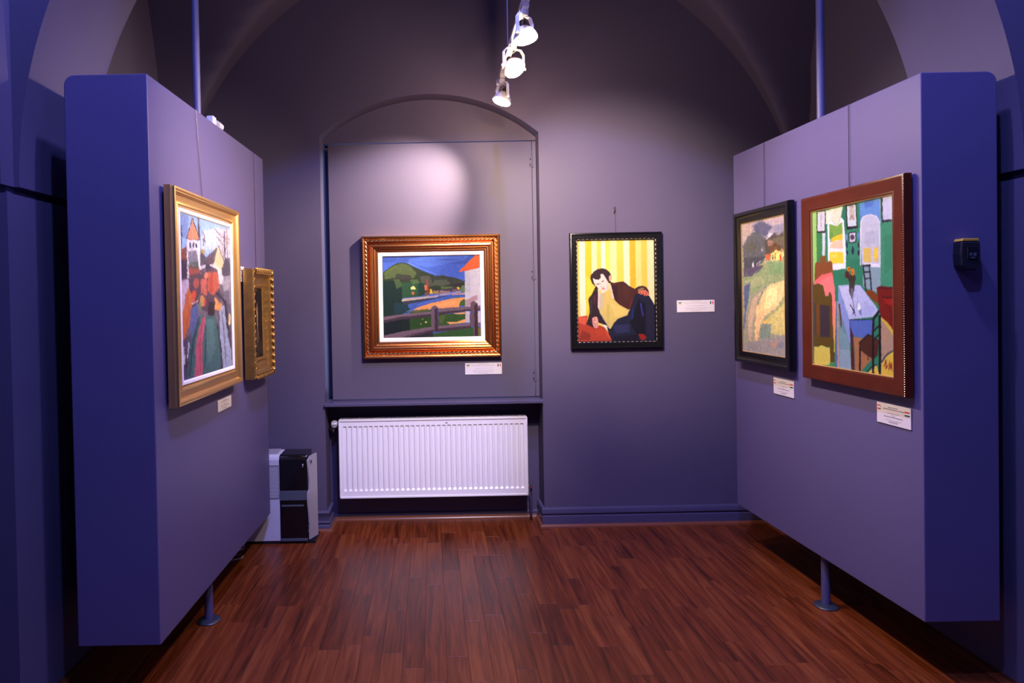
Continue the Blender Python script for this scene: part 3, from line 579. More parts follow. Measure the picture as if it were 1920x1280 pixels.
# --- green interior, mahogany frame
P5 = [
 ((150,206,110), [(55,300),(120,290),(135,900),(100,1260),(80,1200)]), ((62,134,76), [(120,560),(240,560),(270,900),(285,970),(130,960)]), ((38,112,80), [(480,215),(520,205),(540,560),(500,560),(470,330)], .8), ((70,150,112), [(530,500),(740,480),(740,900),(540,900)], .35),
 ((38,32,36), [(118,300),(243,278),(243,572),(122,574)]), ((204,208,208), [(130,300),(235,285),(232,545),(133,552)]), ((130,130,130), ('l', 7, [(180,330),(178,440),(185,505)])), ((206,216,222), [(200,572),(243,572),(238,872),(205,872)]),
 ((242,240,246), [(268,440),(320,395),(460,365),(492,400),(527,830),(527,1032),(360,1057),(283,960)]), ((122,168,72), [(290,450),(400,480),(470,420),(478,600),(300,650)]), ((90,140,60), [(300,560),(350,560),(340,680),(305,700)], .6), ((246,196,50), [(330,640),(400,600),(475,575),(480,655),(400,662),(330,692)]), ((246,202,162), [(335,685),(480,652),(487,772),(300,772)]), ((232,212,60), [(300,820),(487,812),(497,962),(305,972)]), ((240,225,120), [(330,850),(400,850),(390,900),(320,900)], .6),
 ((216,222,188), [(243,278),(478,215),(455,340),(405,492),(330,410),(245,462)]), ((160,180,130), ('l', 7, [(330,410),(405,490),(455,340)])), ((235,240,220), [(260,300),(330,290),(300,400),(255,430)], .6),
 ((36,28,40), [(513,200),(660,168),(682,495),(535,522)]), ((202,216,216), [(530,215),(650,188),(667,468),(545,486)]), ((190,178,160), [(568,215),(630,205),(640,392),(568,402)]), ((120,80,60), ('l', 9, [(575,380),(600,330),(622,380)])), ((80,60,70), ('l', 8, [(560,215),(600,205),(615,225)])),
 ((36,28,40), [(555,558),(660,543),(663,687),(562,699)]), ((202,202,214), [(570,572),(650,558),(652,675),(575,686)]), ((78,62,78), ('e', 610, 620, 30, 34)), ((134,162,204), ('e', 530, 620, 10, 40)), ((100,130,190), ('e', 692, 600, 15, 45)),
 ((30,45,75), ('e', 537, 722, 11, 45)), ((30,45,75), ('e', 541, 820, 12, 35)), ((30,45,75), ('e', 619, 795, 17, 56)), ((30,40,60), ('e', 698, 718, 14, 36)), ((30,40,60), ('e', 700, 820, 15, 36)),
 ((98,144,198), [(702,170),(978,100),(988,340),(984,430),(718,430)]), ((70,100,180), [(760,150),(900,120),(880,200),(780,240)], .6), ((192,196,206), [(720,420),(740,360),(800,318),(900,318),(970,365),(992,450),(1003,1235),(850,1235),(745,1000)]), ((220,222,228), ('l', 14, [(724,980),(722,420),(760,345),(850,316),(940,340),(984,430),(995,960)])), ((168,172,186), [(780,540),(900,520),(930,700),(840,740),(780,700)], .6), ((150,195,180), ('l', 10, [(946,520),(952,720)])),
 ((216,190,92), [(760,760),(962,738),(967,930),(770,942)]), ((240,205,60), [(905,760),(962,750),(964,880),(905,890)]), ((196,194,198), [(858,700),(902,700),(912,942),(868,942)]), ((132,162,168), [(760,960),(1002,1000),(1002,1245),(982,1345),(890,1312),(760,1262)]), ((224,226,234), [(745,955),(1002,955),(1002,1002),(870,1002)]),
 ((62,144,104), [(988,420),(1170,398),(1192,1255),(1005,1245)]), ((40,115,80), [(1040,600),(1150,560),(1150,1000),(1060,1100)], .35), ((36,26,46), [(997,85),(1012,78),(1165,50),(1172,392),(1014,418)]), ((197,202,212), [(1015,80),(1160,58),(1162,370),(1022,382)]), ((170,180,170), ('l', 8, [(982,100),(992,420)])),
 ((36,36,46), ('l', 17, [(760,985),(805,1315)])), ((36,36,46), ('l', 17, [(845,975),(880,1312)])), ((36,36,46), ('l', 22, [(758,992),(855,982)])), ((36,36,46), ('l', 20, [(775,1072),(860,1066)])), ((36,36,46), ('l', 19, [(790,1155),(868,1148)])),
 ((124,62,26), [(785,1315),(885,1303),(992,1402),(977,1482),(900,1442)]), ((60,120,70), [(905,1440),(975,1480),(965,1560),(930,1500)]),
 ((116,152,158), [(428,1450),(550,1700),(592,2050),(622,2360),(450,2340)]), ((150,170,185), [(450,2080),(600,2100),(622,2360),(450,2340)], .6), ((90,125,140), [(440,1600),(520,1700),(540,1900),(450,1800)], .4),
 ((178,188,222), [(425,1255),(580,1238),(725,1243),(977,1562),(900,1652),(580,1692)]), ((205,212,235), [(450,1280),(580,1260),(640,1560),(580,1650)], .5), ((150,165,215), [(780,1450),(940,1540),(880,1640),(760,1640)], .4), ((132,152,206), [(424,1265),(580,1690),(602,1800),(606,2060),(560,1900),(430,1500)]), ((80,106,178), [(580,1695),(898,1685),(892,1882),(760,1928),(620,1908)]), ((40,35,50), ('l', 9, [(580,1698),(900,1686),(976,1560)])), ((50,60,110), ('l', 9, [(588,1700),(605,1980)])),
 ((84,34,40), ('e', 545, 1110, 29, 50)), ((58,52,44), ('e', 610, 1160, 52, 60)), ((236,122,20), ('e', 567, 1035, 24, 30)), ((236,122,20), ('e', 620, 1075, 23, 47)), ((90,40,20), ('e', 567, 1035, 8, 12)), ((90,40,20), ('e', 617, 1080, 8, 14)),
 ((60,58,52), [(575,1200),(655,1200),(640,1320),(612,1430),(572,1330)]), ((120,120,150), [(590,1290),(628,1290),(635,1400),(600,1420)], .7), ((85,88,130), ('l', 9, [(615,1400),(645,1560),(668,1650)])), ((228,238,242), [(702,1458),(730,1510),(742,1550),(705,1582),(680,1540)]), ((90,110,130), ('l', 6, [(700,1450),(680,1540),(705,1584)])), ((95,110,170), [(700,1580),(748,1545),(742,1650)], .8), ((220,225,225), [(585,1520),(620,1530),(610,1570)], .8), ((30,30,42), ('l', 13, [(592,1502),(650,1590),(632,1620)])),
 ((88,44,36), ('l', 16, [(445,1500),(460,1650),(475,1790)])),
 ((134,78,42), [(108,970),(130,955),(180,962),(178,880),(245,868),(262,965),(310,930),(342,960),(368,1265),(98,1265)]), ((248,128,122), [(108,1200),(200,1118),(342,1083),(377,1280),(387,1500),(392,1900),(385,2190),(350,1800),(340,1400),(300,1345),(290,1392),(250,1392),(220,1260),(150,1230),(98,1255)]), ((225,95,95), [(110,1200),(200,1120),(340,1085),(345,1110),(210,1180),(120,1240)], .6),
 ((92,72,30), [(88,1262),(150,1233),(220,1265),(250,1392),(290,1402),(312,1338),(342,1385),(352,1700),(387,2160),(387,2250),(330,2250),(310,2050),(108,2055)]), ((60,50,58), [(180,1510),(312,1520),(322,1930),(190,1930)]), ((124,72,26), [(130,1500),(168,1500),(182,1900),(140,1900)], .8), ((70,60,70), [(95,1480),(128,1490),(138,1910),(108,1910)], .7), ((212,198,88), [(110,2055),(150,2062),(210,2038),(290,2068),(322,2060),(334,2290),(112,2285)]), ((72,144,82), [(320,2262),(387,2250),(387,2320),(320,2308)]),
 ((208,192,62), ('l', 12, [(392,1470),(388,1800),(380,2120)])), ((92,112,154), [(397,1460),(415,1460),(430,2340),(395,2325)]), ((192,152,132), [(412,1460),(426,1460),(447,2340),(427,2340)]),
 ((162,112,72), [(640,1918),(762,1930),(892,2150),(892,2210),(720,2390),(650,2370),(630,2100)]), ((74,40,36), [(600,1800),(642,1900),(660,2360),(618,2360),(605,2100)]), ((90,100,90), ('l', 10, [(640,1920),(668,2360)])),
 ((112,26,22), [(948,1275),(990,1248),(1192,1262),(1210,1870),(1140,1792),(1010,1650),(975,1480)]), ((148,30,26), [(1020,1420),(1182,1408),(1192,1500),(1040,1480)]), ((60,18,20), ('l', 14, [(960,1270),(1080,1280),(1195,1260)])), ((70,20,20), ('l', 16, [(1030,1390),(1190,1395)])), ((80,20,20), ('l', 12, [(1030,1440),(1120,1520),(1160,1700)])),
 ((168,142,116), [(1010,1690),(1100,1780),(1210,1930),(1210,2075),(1100,2130),(1025,2245)]), ((190,140,90), ('e', 1060, 1900, 30, 60), .5), ((202,178,66), [(1012,1645),(1110,1728),(1210,1865),(1210,1935),(1100,1782),(1015,1692)]), ((212,184,70), [(1025,2245),(1110,2140),(1210,2082),(1210,2440),(1020,2420)]), ((48,44,72), ('l', 15, [(1025,2240),(1070,2170),(1130,2110),(1210,2070)])), ((212,184,70), [(840,2380),(960,2270),(1000,2420),(850,2420)]), ((48,44,72), ('l', 15, [(820,2375),(880,2310),(960,2270)])),
 ((72,40,30), [(718,1992),(840,1880),(985,1950),(972,2150),(922,2202),(840,2162),(728,2082)]), ((30,24,30), ('l', 13, [(718,1995),(840,1880),(905,1915)])), ((32,24,30), ('l', 28, [(912,1665),(905,1800),(912,2395)])), ((32,24,30), ('l', 32, [(997,1645),(1000,2000),(1005,2405)])), ((32,24,30), ('l', 20, [(915,1835),(985,1770)])), ((32,24,30), ('l', 20, [(920,1950),(985,1880)])), ((32,24,30), ('l', 26, [(925,1660),(985,1580)])), ((32,24,30), ('l', 22, [(732,2060),(732,2375)])), ((60,35,30), ('l', 16, [(845,2150),(842,2210)])),
 ((138,56,42), ('l', 12, [(1060,2290),(1085,2210),(1090,2320),(1110,2280)])), ((138,56,42), ('l', 11, [(1125,2340),(1135,2230),(1150,2330),(1160,2240),(1172,2350)]))]
t = on_right('framed_painting', 'green room interior with blue table and chairs, wide mahogany frame, right panel', 'painting', 0.398, 1.630, 0.010)
W5, H5 = 0.718, 0.916
ring(W5, H5, [(0,0),(0,.026),(.003,.033),(.008,.035),(.016,.034),(.060,.029),(.066,.031),(.071,.029),(.074,.026),(.074,0)], 'frame', 'mahogany', t)
ring(W5-.146, H5-.146, [(0,0),(0,.026),(.002,.028),(.004,.026),(.006,.022),(.006,0)], 'slip', 'gold_slip', t)
beads(W5, H5, .003, .034, .0095, (.0024,.0024,.0028), 'bead_trim', 'silver_bead', t, sides='r')
canvas('canvas', W5-.156, H5-.156, -.020, paint([(62,306),(1162,52),(1207,2424),(110,2280)], 190, 250, (46,126,92), P5, 9, 0.02, 5, 0.80, dabs=(1200, 7, 1, 2, 1.4)), t)
wire(t, -(0.433-0.398), H5/2, 2.478-1.630, y=.004)
# --- hill meadow, black frame
P4 = [
 ((146,140,148), [(30,100),(400,30),(402,260),(45,300)]), ((88,88,106), [(130,120),(200,88),(300,140),(240,225),(150,170)]), ((176,156,150), [(210,80),(392,42),(392,130),(300,140)], .8), ((166,150,136), [(40,105),(130,100),(130,180),(52,262)]), ((204,204,204), [(268,190),(300,200),(290,238),(248,242)]), ((120,120,135), [(300,130),(392,110),(392,190),(330,205)], .6),
 ((88,90,88), [(48,300),(90,220),(160,168),(222,222),(252,262),(245,400),(58,460)]), ((85,84,66), [(80,290),(130,250),(180,330),(110,350)], .6), ((76,70,60), [(230,262),(298,205),(310,190),(340,216),(396,186),(400,345),(240,385)]), ((120,108,80), [(300,240),(390,230),(392,310),(320,300)], .6),
 ((196,150,120), [(255,260),(300,250),(300,300),(262,310)], .6), ((96,66,46), [(268,305),(320,282),(396,350),(330,342),(278,372)]), ((192,92,50), [(240,382),(282,370),(277,422),(240,427)]), ((237,206,112), [(285,372),(330,340),(396,372),(396,432),(290,427)]), ((70,45,40), ('l', 6, [(300,380),(300,418)])), ((70,45,40), ('l', 6, [(320,375),(320,418)])), ((192,50,40), ('l', 12, [(364,388),(366,436)])), ((70,60,80), ('l', 8, [(384,400),(386,440)])),
 ((70,72,76), [(58,402),(240,392),(205,452),(58,515)]), ((212,208,206), ('e', 135, 465, 10, 20)), ((212,208,206), ('l', 8, [(165,460),(195,435)])), ((210,206,206), ('e', 210, 340, 7, 16)), ((192,132,92), ('e', 95, 510, 14, 18)),
 ((134,150,102), [(55,560),(200,500),(262,430),(396,440),(402,610),(240,645),(110,725),(58,725)]), ((112,146,96), [(250,442),(396,452),(396,545),(280,545)], .8), ((82,76,92), [(58,505),(180,470),(242,440),(205,500),(120,562),(58,562)]), ((190,175,110), [(190,470),(250,430),(230,465)]), ((168,172,120), [(70,600),(200,560),(240,620),(120,660)], .7), ((80,110,110), ('l', 6, [(270,620),(300,608),(330,628)])),
 ((226,196,128), [(168,722),(270,642),(396,600),(404,720),(330,832),(230,900),(190,1012),(170,1135),(148,1105),(160,900)]), ((242,216,142), [(255,680),(340,650),(330,780),(228,850)]), ((228,172,120), [(175,880),(225,840),(200,1000),(165,1110)], .6), ((192,166,128), [(130,762),(192,700),(162,850),(130,960),(130,1112),(98,1102),(98,900)]), ((84,94,120), [(58,640),(112,618),(100,780),(68,900)]), ((110,125,110), ('l', 12, [(170,800),(215,700),(240,650)])), ((90,100,120), ('l', 14, [(66,1000),(72,860)])),
 ((152,158,98), [(210,940),(330,840),(404,745),(404,800),(300,900),(220,970)]), ((198,186,110), [(240,930),(330,860),(404,790),(406,1062),(280,1042)]), ((226,180,90), [(215,940),(275,930),(270,960),(220,970)]), ((142,136,126), [(66,1122),(408,1062),(410,1250),(60,1190)]), ((120,136,116), [(198,962),(290,962),(280,1085),(190,1085)]), ((180,130,90), ('e', 310, 1130, 26, 22), .6), ((105,110,130), ('e', 365, 1140, 26, 30), .6), ((150,150,120), [(64,1000),(100,1000),(105,1130),(64,1130)], .6)]
t = on_right('framed_painting', 'meadow and yellow houses below dark hills, in a black frame on the right panel', 'painting', 1.170, 1.645, 0.012)
W4, H4 = 0.606, 0.912
ring(W4, H4, [(0,0),(0,.026),(.004,.036),(.010,.038),(.022,.037),(.028,.030),(.036,.026),(.048,.024),(.062,.022),(.068,.018),(.068,0)], 'frame', 'black_lacquer', t)
ring(W4-.134, H4-.134, [(0,0),(0,.018),(.002,.020),(.004,.017),(.005,0)], 'slip', 'gold_slip', t)
canvas('canvas', W4-.142, H4-.142, -.014, paint([(42,108),(397,42),(408,1240),(62,1180)], 150, 230, (150,150,120), P4, 11, 0.05, 12, 1.15, dabs=(5000, 9, 1, 6, -.7)), t)
wire(t, -(1.180-1.170), H4/2, 2.478-1.645, y=.006)

# --- village crowd, gold frame with white liner (left panel)
P1 = [
 ((150,182,222), [(30,55),(402,175),(402,430),(40,430)]), ((196,208,230), [(200,200),(330,180),(330,330),(200,330)], .8), ((120,140,185), [(40,70),(110,90),(105,250),(45,230)], .8), ((200,196,204), [(330,180),(402,195),(402,430),(340,420)], .8),
 ((88,74,80), ('l', 12, [(180,105),(190,330)])), ((105,85,85), ('l', 7, [(205,200),(225,230),(215,300)])), ((105,85,85), ('l', 7, [(215,260),(235,280)])), ((150,110,100), ('l', 7, [(300,190),(340,240),(400,260)])), ((150,110,100), ('l', 6, [(310,240),(350,290),(360,380)])), ((80,70,80), ('l', 6, [(360,200),(372,420)])), ((150,110,100), ('l', 6, [(380,190),(385,400)])), ((60,60,80), ('l', 6, [(45,260),(62,160),(60,320)])),
 ((134,82,70), [(42,335),(100,308),(105,410),(46,440)]), ((70,60,76), [(55,400),(105,400),(112,530),(50,530)]), ((226,222,230), [(102,255),(192,262),(200,560),(105,545)]), ((216,142,106), [(98,252),(136,108),(192,262)]), ((60,56,70), ('l', 5, [(98,254),(136,108),(192,264),(98,254)])),
 ((60,62,86), ('l', 11, [(124,285),(126,310)])), ((60,62,86), ('l', 11, [(146,285),(148,310)])), ((60,62,86), ('l', 11, [(166,290),(168,312)])), ((90,90,104), [(110,340),(170,335),(185,440),(115,420)], .75),
 ((96,82,92), [(200,440),(240,380),(290,335),(322,303),(300,400),(292,432)]), ((180,150,90), ('e', 210, 350, 16, 26)), ((70,60,70), [(192,330),(235,380),(230,430),(196,440)], .8), ((228,192,150), [(290,430),(320,303),(362,400),(352,490),(298,490)]), ((60,56,70), ('l', 5, [(322,303),(362,405)])), ((216,212,216), [(196,440),(290,428),(356,485),(356,560),(196,580)]),
 ((84,78,92), [(345,465),(372,385),(400,390),(404,505),(352,515)]), ((190,188,196), [(355,510),(405,505),(408,700),(365,690)], .6), ((192,172,192), [(46,545),(122,528),(122,605),(72,775)]), ((90,80,95), ('l', 8, [(48,540),(122,525)])),
 ((88,72,82), [(115,430),(200,470),(262,440),(320,470),(330,600),(345,640),(300,760),(130,720),(120,560)]),
 ((152,82,72), [(112,448),(180,440),(192,492),(118,505)]), ((80,90,84), [(110,420),(180,410),(190,460),(112,455)], .8), ((192,102,88), [(198,535),(242,522),(244,640),(202,625)]), ((184,98,78), [(252,482),(318,480),(332,590),(292,642),(250,612)]), ((170,60,50), [(262,520),(280,480),(290,600),(265,620)], .6), ((225,140,110), ('e', 238, 505, 14, 22)), ((60,60,80), ('e', 248, 450, 16, 22)), ((170,90,80), ('e', 170, 560, 20, 34)), ((205,80,60), ('e', 155, 630, 16, 24)), ((200,150,90), ('e', 212, 680, 18, 40)), ((190,60,60), ('e', 232, 690, 8, 30)), ((120,140,110), ('e', 195, 720, 14, 34), .8),
 ((198,112,70), [(58,830),(112,588),(142,640),(135,800),(85,975),(60,975)]), ((190,80,50), ('l', 16, [(100,640),(120,760),(95,900)]), .6), ((220,90,60), ('e', 150, 655, 14, 40), .8), ((92,102,152), [(130,742),(182,690),(185,860),(130,925)]), ((215,200,205), ('l', 8, [(140,700),(180,680)])),
 ((86,78,98), [(65,960),(135,900),(140,1190),(85,1200)]), ((205,200,210), ('l', 11, [(88,990),(95,1100)])), ((205,200,210), ('l', 9, [(122,955),(115,1060)])), ((60,50,60), ('l', 8, [(100,1000),(110,1120)])),
 ((72,108,108), [(186,780),(302,778),(340,960),(352,1135),(118,1195),(132,960)]), ((98,132,130), [(240,800),(290,800),(310,1000),(260,1100),(240,950)], .6), ((50,66,74), ('l', 12, [(190,800),(150,960),(130,1180)]), .8), ((50,66,74), ('l', 10, [(240,850),(235,1120)]), .6), ((60,50,56), [(255,680),(300,690),(300,775),(250,775)]), ((188,92,112), [(212,790),(238,780),(216,960),(222,1172),(165,1182),(172,960)]), ((150,60,80), ('l', 6, [(215,800),(200,960),(205,1150)]), .7),
 ((90,84,100), [(300,640),(400,600),(415,900),(390,1000),(340,960),(320,760)], .7), ((157,168,194), [(330,722),(372,700),(390,900),(412,1000),(422,1115),(350,1125),(340,950)]), ((110,105,125), ('l', 9, [(350,750),(365,900),(380,1100)]), .8), ((218,152,92), [(298,650),(352,702),(335,742),(302,735)]), ((60,54,66), ('l', 14, [(310,620),(370,680),(392,860)])), ((60,54,66), ('l', 10, [(320,830),(345,1000),(352,1130)])), ((230,200,150), ('e', 402, 800, 8, 40)), ((70,64,80), ('l', 9, [(396,860),(415,1000)]))]
t = on_left('framed_painting', 'village crowd with church tower, white liner and broad gold frame, left panel', 'painting', 0.535, 1.6425, 0.015)
W1, H1 = 0.872, 0.942
ring(W1, H1, [(0,0),(0,.028),(.005,.032),(.007,.038),(.004,.040),(.005,.044),(.011,.046),(.016,.045),(.020,.041),(.024,.042),(.028,.039),(.034,.027),(.056,.024),(.064,.027),(.070,.030),(.075,.026),(.078,.022),(.083,.022),(.085,.018),(.085,0)], 'frame', 'gold', t)
ring(W1-.168, H1-.168, [(0,0),(0,.026),(.003,.029),(.015,.027),(.019,.022),(.019,0)], 'liner', 'white_liner', t, smooth=False)
canvas('canvas', W1-.204, H1-.204, -.021, paint([(40,65),(400,180),(425,1105),(85,1212)], 170, 200, (112,102,112), P1, 13, 0.05, 7, 0.85, ks=((4, 4), (9, 3)), dabs=(7000, 5, 1, 7, 1.3)), t)
wire(t, 0.571-0.535, H1/2-.02, 2.540-1.6425, y=.010, bend=-0.065)
# --- small dark picture in ornate gold frame
P6 = [((70,50,30), [(0,0),(60,0),(60,100),(0,100)]), ((30,26,26), [(6,6),(94,6),(94,94),(6,94)]), ((140,100,60), ('e', 48, 42, 9, 20)), ((190,150,100), ('e', 48, 34, 5, 9)), ((110,80,50), [(38,55),(60,55),(66,78),(34,80)], .8), ((60,48,36), [(10,80),(90,78),(90,94),(10,94)], .7)]
t = on_left('framed_painting', 'small dark picture in ornate scalloped gold frame, far end of the left panel', 'painting', 1.357, 1.485, 0.015)
W6, H6 = 0.418, 0.644
ring(W6, H6, [(0,0),(0,.046),(.004,.056),(.012,.060),(.024,.058),(.036,.050),(.050,.038),(.076,.028),(.090,.025),(.096,.031),(.102,.029),(.112,.020),(.112,0)], 'frame', 'old_gold', t)
canvas('canvas', W6-.224, H6-.224, -.018, paint([(0,0),(100,0),(100,100),(0,100)], 60, 70, (28,24,24), P6, 15, 0.15, 8, 0.7), t)
bm = NB()                                                  # one scallop shell of the carved edge
for i, a in enumerate((-60, -30, 0, 30, 60)):
    ra = math.radians(a); ellipsoid(bm, (math.sin(ra)*.011, -.004, math.cos(ra)*.009), (.0045, .006, .013), Matrix.Rotation(ra, 4, 'Y'), 6, 4)
ellipsoid(bm, (0, -.006, -.006), (.009, .007, .006), None, 8, 5)
s0 = obj('shell_ornament', bm, 'old_gold', t, smooth=True)
spots = []
a_, b_ = W6/2-.018, H6/2-.018
for i in range(15): spots += [(a_, -b_+2*b_*i/14, 90), (-a_, -b_+2*b_*i/14, -90)]
for i in range(1, 9): spots += [(-a_+2*a_*i/9, b_, 0), (-a_+2*a_*i/9, -b_, 180)]
for k, (x_, z_, an) in enumerate(spots):
    o = s0 if k == 0 else s0.copy()
    if k: C.objects.link(o)
    o.location = (x_, -.057, z_); o.rotation_euler = (0, math.radians(an), 0); o.scale = (1.35, 1.25, 1.25) if x_ > -a_+.001 else (.8, .5, .6)
wire(t, 1.45-1.357, H6/2-.02, 2.540-1.485, y=.010, bend=0.004)

# ------------------------------------------------------------------ label cards
def card(t, w, h, style, seed):
    rnd = random.Random(seed)
    bm = NB(); box(bm, -w/2, w/2, -.004, 0, -h/2, h/2); obj('card', bm, 'card_white', t, bevel=.0006)
    bm = NB(); bs = NB()
    if style == 'wide': rows = [(.40, .30, 1), (.27, .62, 1), (.04, .46, 0), (-.16, .60, 1), (-.30, .52, 0), (-.41, .26, 1)]
    else: rows = [(.34, .30, 1), (.25, .62, 1), (.06, .34, 0), (-.04, .12, 0), (-.12, .56, 1), (-.28, .46, 0), (-.37, .26, 1)]
    for r, wd, dark in rows:
        x = -wd/2*w; hh = h*(.030 if dark else .028)
        while x < wd/2*w-.002:
            l = rnd.uniform(.005, .016); l = min(l, wd/2*w-x)
            box(bm if dark else bs, x, x+l, -.0046, -.0041, r*h-hh/2, r*h+hh/2); x += l+.0022
    obj('print', bm, 'card_ink' if style != 'wide' else 'card_ink_soft', t)['kind'] = 'stuff'
    obj('print', bs, 'card_ink_soft', t)['kind'] = 'stuff'
    def flag(cx, cz, fw, fh, cols, vertical, mats=None):
        bm = NB(); n_ = len(cols)
        for i in range(n_):
            if vertical: box(bm, cx-fw/2+fw*i/n_, cx-fw/2+fw*(i+1)/n_, -.0048, -.0041, cz-fh/2, cz+fh/2, i)
            else: box(bm, cx-fw/2, cx+fw/2, -.0048, -.0041, cz+fh/2-fh*(i+1)/n_, cz+fh/2-fh*i/n_, i)
        obj('flag', bm, cols, t)
    if style == 'wide':
        flag(w*.425, h*.28, w*.085, h*.24, ['flag_blue', 'flag_white', 'flag_red'], True)
        bm = NB(); cx, cz, s = -w*.42, h*.27, w*.05
        prism(bm, [(cx-s, cz+s*.25), (cx-s*.9, cz+s*.6), (cx, cz+s*.35), (cx+s*.9, cz+s*.6), (cx+s, cz+s*.25), (cx+.3*s, cz), (cx, cz-s*.5), (cx-.3*s, cz)], 'y', -.005, -.0041, 0)
        prism(bm, [(cx-s*.8, cz+s*.1), (cx-.3*s, cz-.05*s), (cx, cz-s*.55), (cx+.3*s, cz-.05*s), (cx+s*.8, cz+s*.1), (cx+s*.6, cz-s*.8), (cx, cz-s), (cx-s*.6, cz-s*.8)], 'y', -.0046, -.0041, 1)
        obj('emblem', bm, ['card_ink', 'flag_gold'], t)
    elif style == 'square':
        flag(w*.40, h*.20, w*.14, h*.22, ['flag_red', 'flag_white', 'flag_green'], False)
        flag(-w*.43, h*.26, w*.09, h*.22, ['flag_red', 'flag_white', 'flag_red'], False)
        bm = NB(); box(bm, -w*.42, -w*.40, -.0052, -.0048, h*.20, h*.33); box(bm, -w*.46, -w*.385, -.0052, -.0048, h*.25, h*.275)
        obj('emblem', bm, 'flag_white', t)
        bm = NB(); box(bm, -w*.405, -w*.385, -.0052, -.0048, h*.155, h*.185); obj('emblem_corner', bm, 'flag_green', t)
G_ = 'printed label cards beside the paintings'
k2 = SY/4.69
card(wall_thing('label_card', 'pale wide label card under the copper framed landscape, on the niche board', 'label', 0.3595*k2, SY-.001, z_at(1.114, k2), G_), .259*k2, .081*k2, 'wide', 1)
card(wall_thing('label_card', 'pale wide label card to the right of the portrait, on the back wall', 'label', 1.847, YW-.001, 1.5265, G_), .262, .083, 'wide', 2)
card(on_right('label_card', 'small label card with flags under the black framed meadow picture', 'label', 1.004, 1.086, 0.001, G_), .200, .090, 'square', 3)
card(on_right('label_card', 'small label card with flags under the mahogany framed interior', 'label', 0.162, 1.080, 0.001, G_), .200, .088, 'square', 4)
card(on_left('label_card', 'small pale label card below the village crowd painting', 'label', 0.822, 1.078, 0.001, G_), .208, .060, 'plain', 5)
card(on_left('label_card', 'sliver of a white label card between the two gilt frames', 'label', 1.135, 1.775, 0.001, G_), .14, .088, 'plain', 6)

# ------------------------------------------------------------------ radiator
rad = thing('radiator', 'white ribbed panel radiator under the niche sill', 'radiator', (-0.004, 4.70, 0))
hw, z0, z1 = 0.664, 0.214, 0.762
nfl = 35; m0 = 0.018; pitch_ = (2*hw-2*m0)/nfl
xs = [-hw]; dp = [0]
for i in range(nfl):
    a = -hw+m0+i*pitch_
    for f_, d_ in ((.18, 0), (.30, 1), (.78, 1), (.92, 0)): xs.append(a+f_*pitch_); dp.append(d_)
xs.append(hw); dp.append(0)
rows = [(z0, 0), (z0+.044, 0), (z0+.056, 1), (z1-.048, 1), (z1-.043, 0), (z1, 0)]
bm = NB(); grid = [[bm.verts.new((x_, 0.006+0.009*d_*r_, z_)) for x_, d_ in zip(xs, dp)] for z_, r_ in rows]
for a, b in zip(grid, grid[1:]):
    for i in range(len(xs)-1): bm.faces.new((a[i], a[i+1], b[i+1], b[i]))
obj('front_panel', bm, 'radiator_white', rad, smooth=False)
bm = NB(); box(bm, -hw, hw, .09, .10, z0, z1); obj('back_panel', bm, 'radiator_white', rad)
bm = NB()
box(bm, -hw-.004, -hw+.006, 0, .10, z0-.002, z1+.002); obj('side_cover', bm, 'radiator_white', rad, bevel=.002)
bm = NB(); box(bm, hw-.006, hw+.004, 0, .10, z0-.002, z1+.002); obj('side_cover', bm, 'radiator_white', rad, bevel=.002)
bm = NB(); box(bm, -hw, hw, 0, .012, z1-.008, z1+.006); box(bm, -hw, hw, .090, .10, z1-.004, z1+.006); obj('top_rail', bm, 'radiator_white', rad, bevel=.002)
bm = NB(); box(bm, -hw, hw, 0, .012, z0-.006, z0+.006); obj('bottom_rail', bm, 'radiator_white', rad, bevel=.002)
bm = NB()
for i in range(90):
    x_ = -hw+.012+(2*hw-.024)*i/89; box(bm, x_-.0025, x_+.0025, .012, .090, z1+.001, z1+.005)
for y_ in (.038, .064): box(bm, -hw, hw, y_-.003, y_+.003, z1-.001, z1+.0045)
o = obj('top_grille', bm, 'radiator_white', rad); o['kind'] = 'stuff'
bm = NB(); box(bm, -hw+.01, hw-.01, .03, .085, z0+.01, z1-.015); obj('water_channels', bm, 'radiator_dark', rad)
bm = NB(); M = Matrix.Translation((-hw-.012, .055, .728)) @ Matrix.Rotation(-math.pi/2, 4, 'Y')
lathe(bm, [(0, 0), (.012, 0), (.014, .006), (.022, .010), (.026, .022), (.025, .040), (.019, .048), (0, .049)], M, 12)
vh = obj('valve_head', bm, 'white_plastic', rad, smooth=True)
bm = NB()
for i in range(8):
    a = math.pi*2*i/8; box(bm, -hw-.052, -hw-.026, .055+.0255*math.cos(a)-.002, .055+.0255*math.cos(a)+.002, .728+.0255*math.sin(a)-.002, .728+.0255*math.sin(a)+.002)
o = obj('grip_ridges', bm, 'grey_plastic', vh); o['kind'] = 'stuff'
bm = NB(); cyl(bm, (hw+.002, .055, .262), (hw+.030, .055, .262), .008, seg=12); cyl(bm, (hw+.028, .050, .262), (hw+.028, .020, .262), .013, .011, seg=14)
obj('lockshield_valve', bm, 'chrome', rad, smooth=True)
bm = NB(); tube(bm, [(hw+.030, .055, .255), (hw+.030, .055, .06), (hw+.030, .075, .03), (hw+.030, .10, .02)], .008, 10); obj('pipe', bm, 'trim_paint', rad, smooth=True)
bm = NB(); box(bm, .09, .105, .002, .0055, z1-.030, z1-.024); obj('badge', bm, 'grey_plastic', rad)
for sx in (-.45, .45):
    bm = NB(); box(bm, sx-.015, sx+.015, .10, .175, .30, .68); obj('wall_bracket', bm, 'radiator_dark', rad)

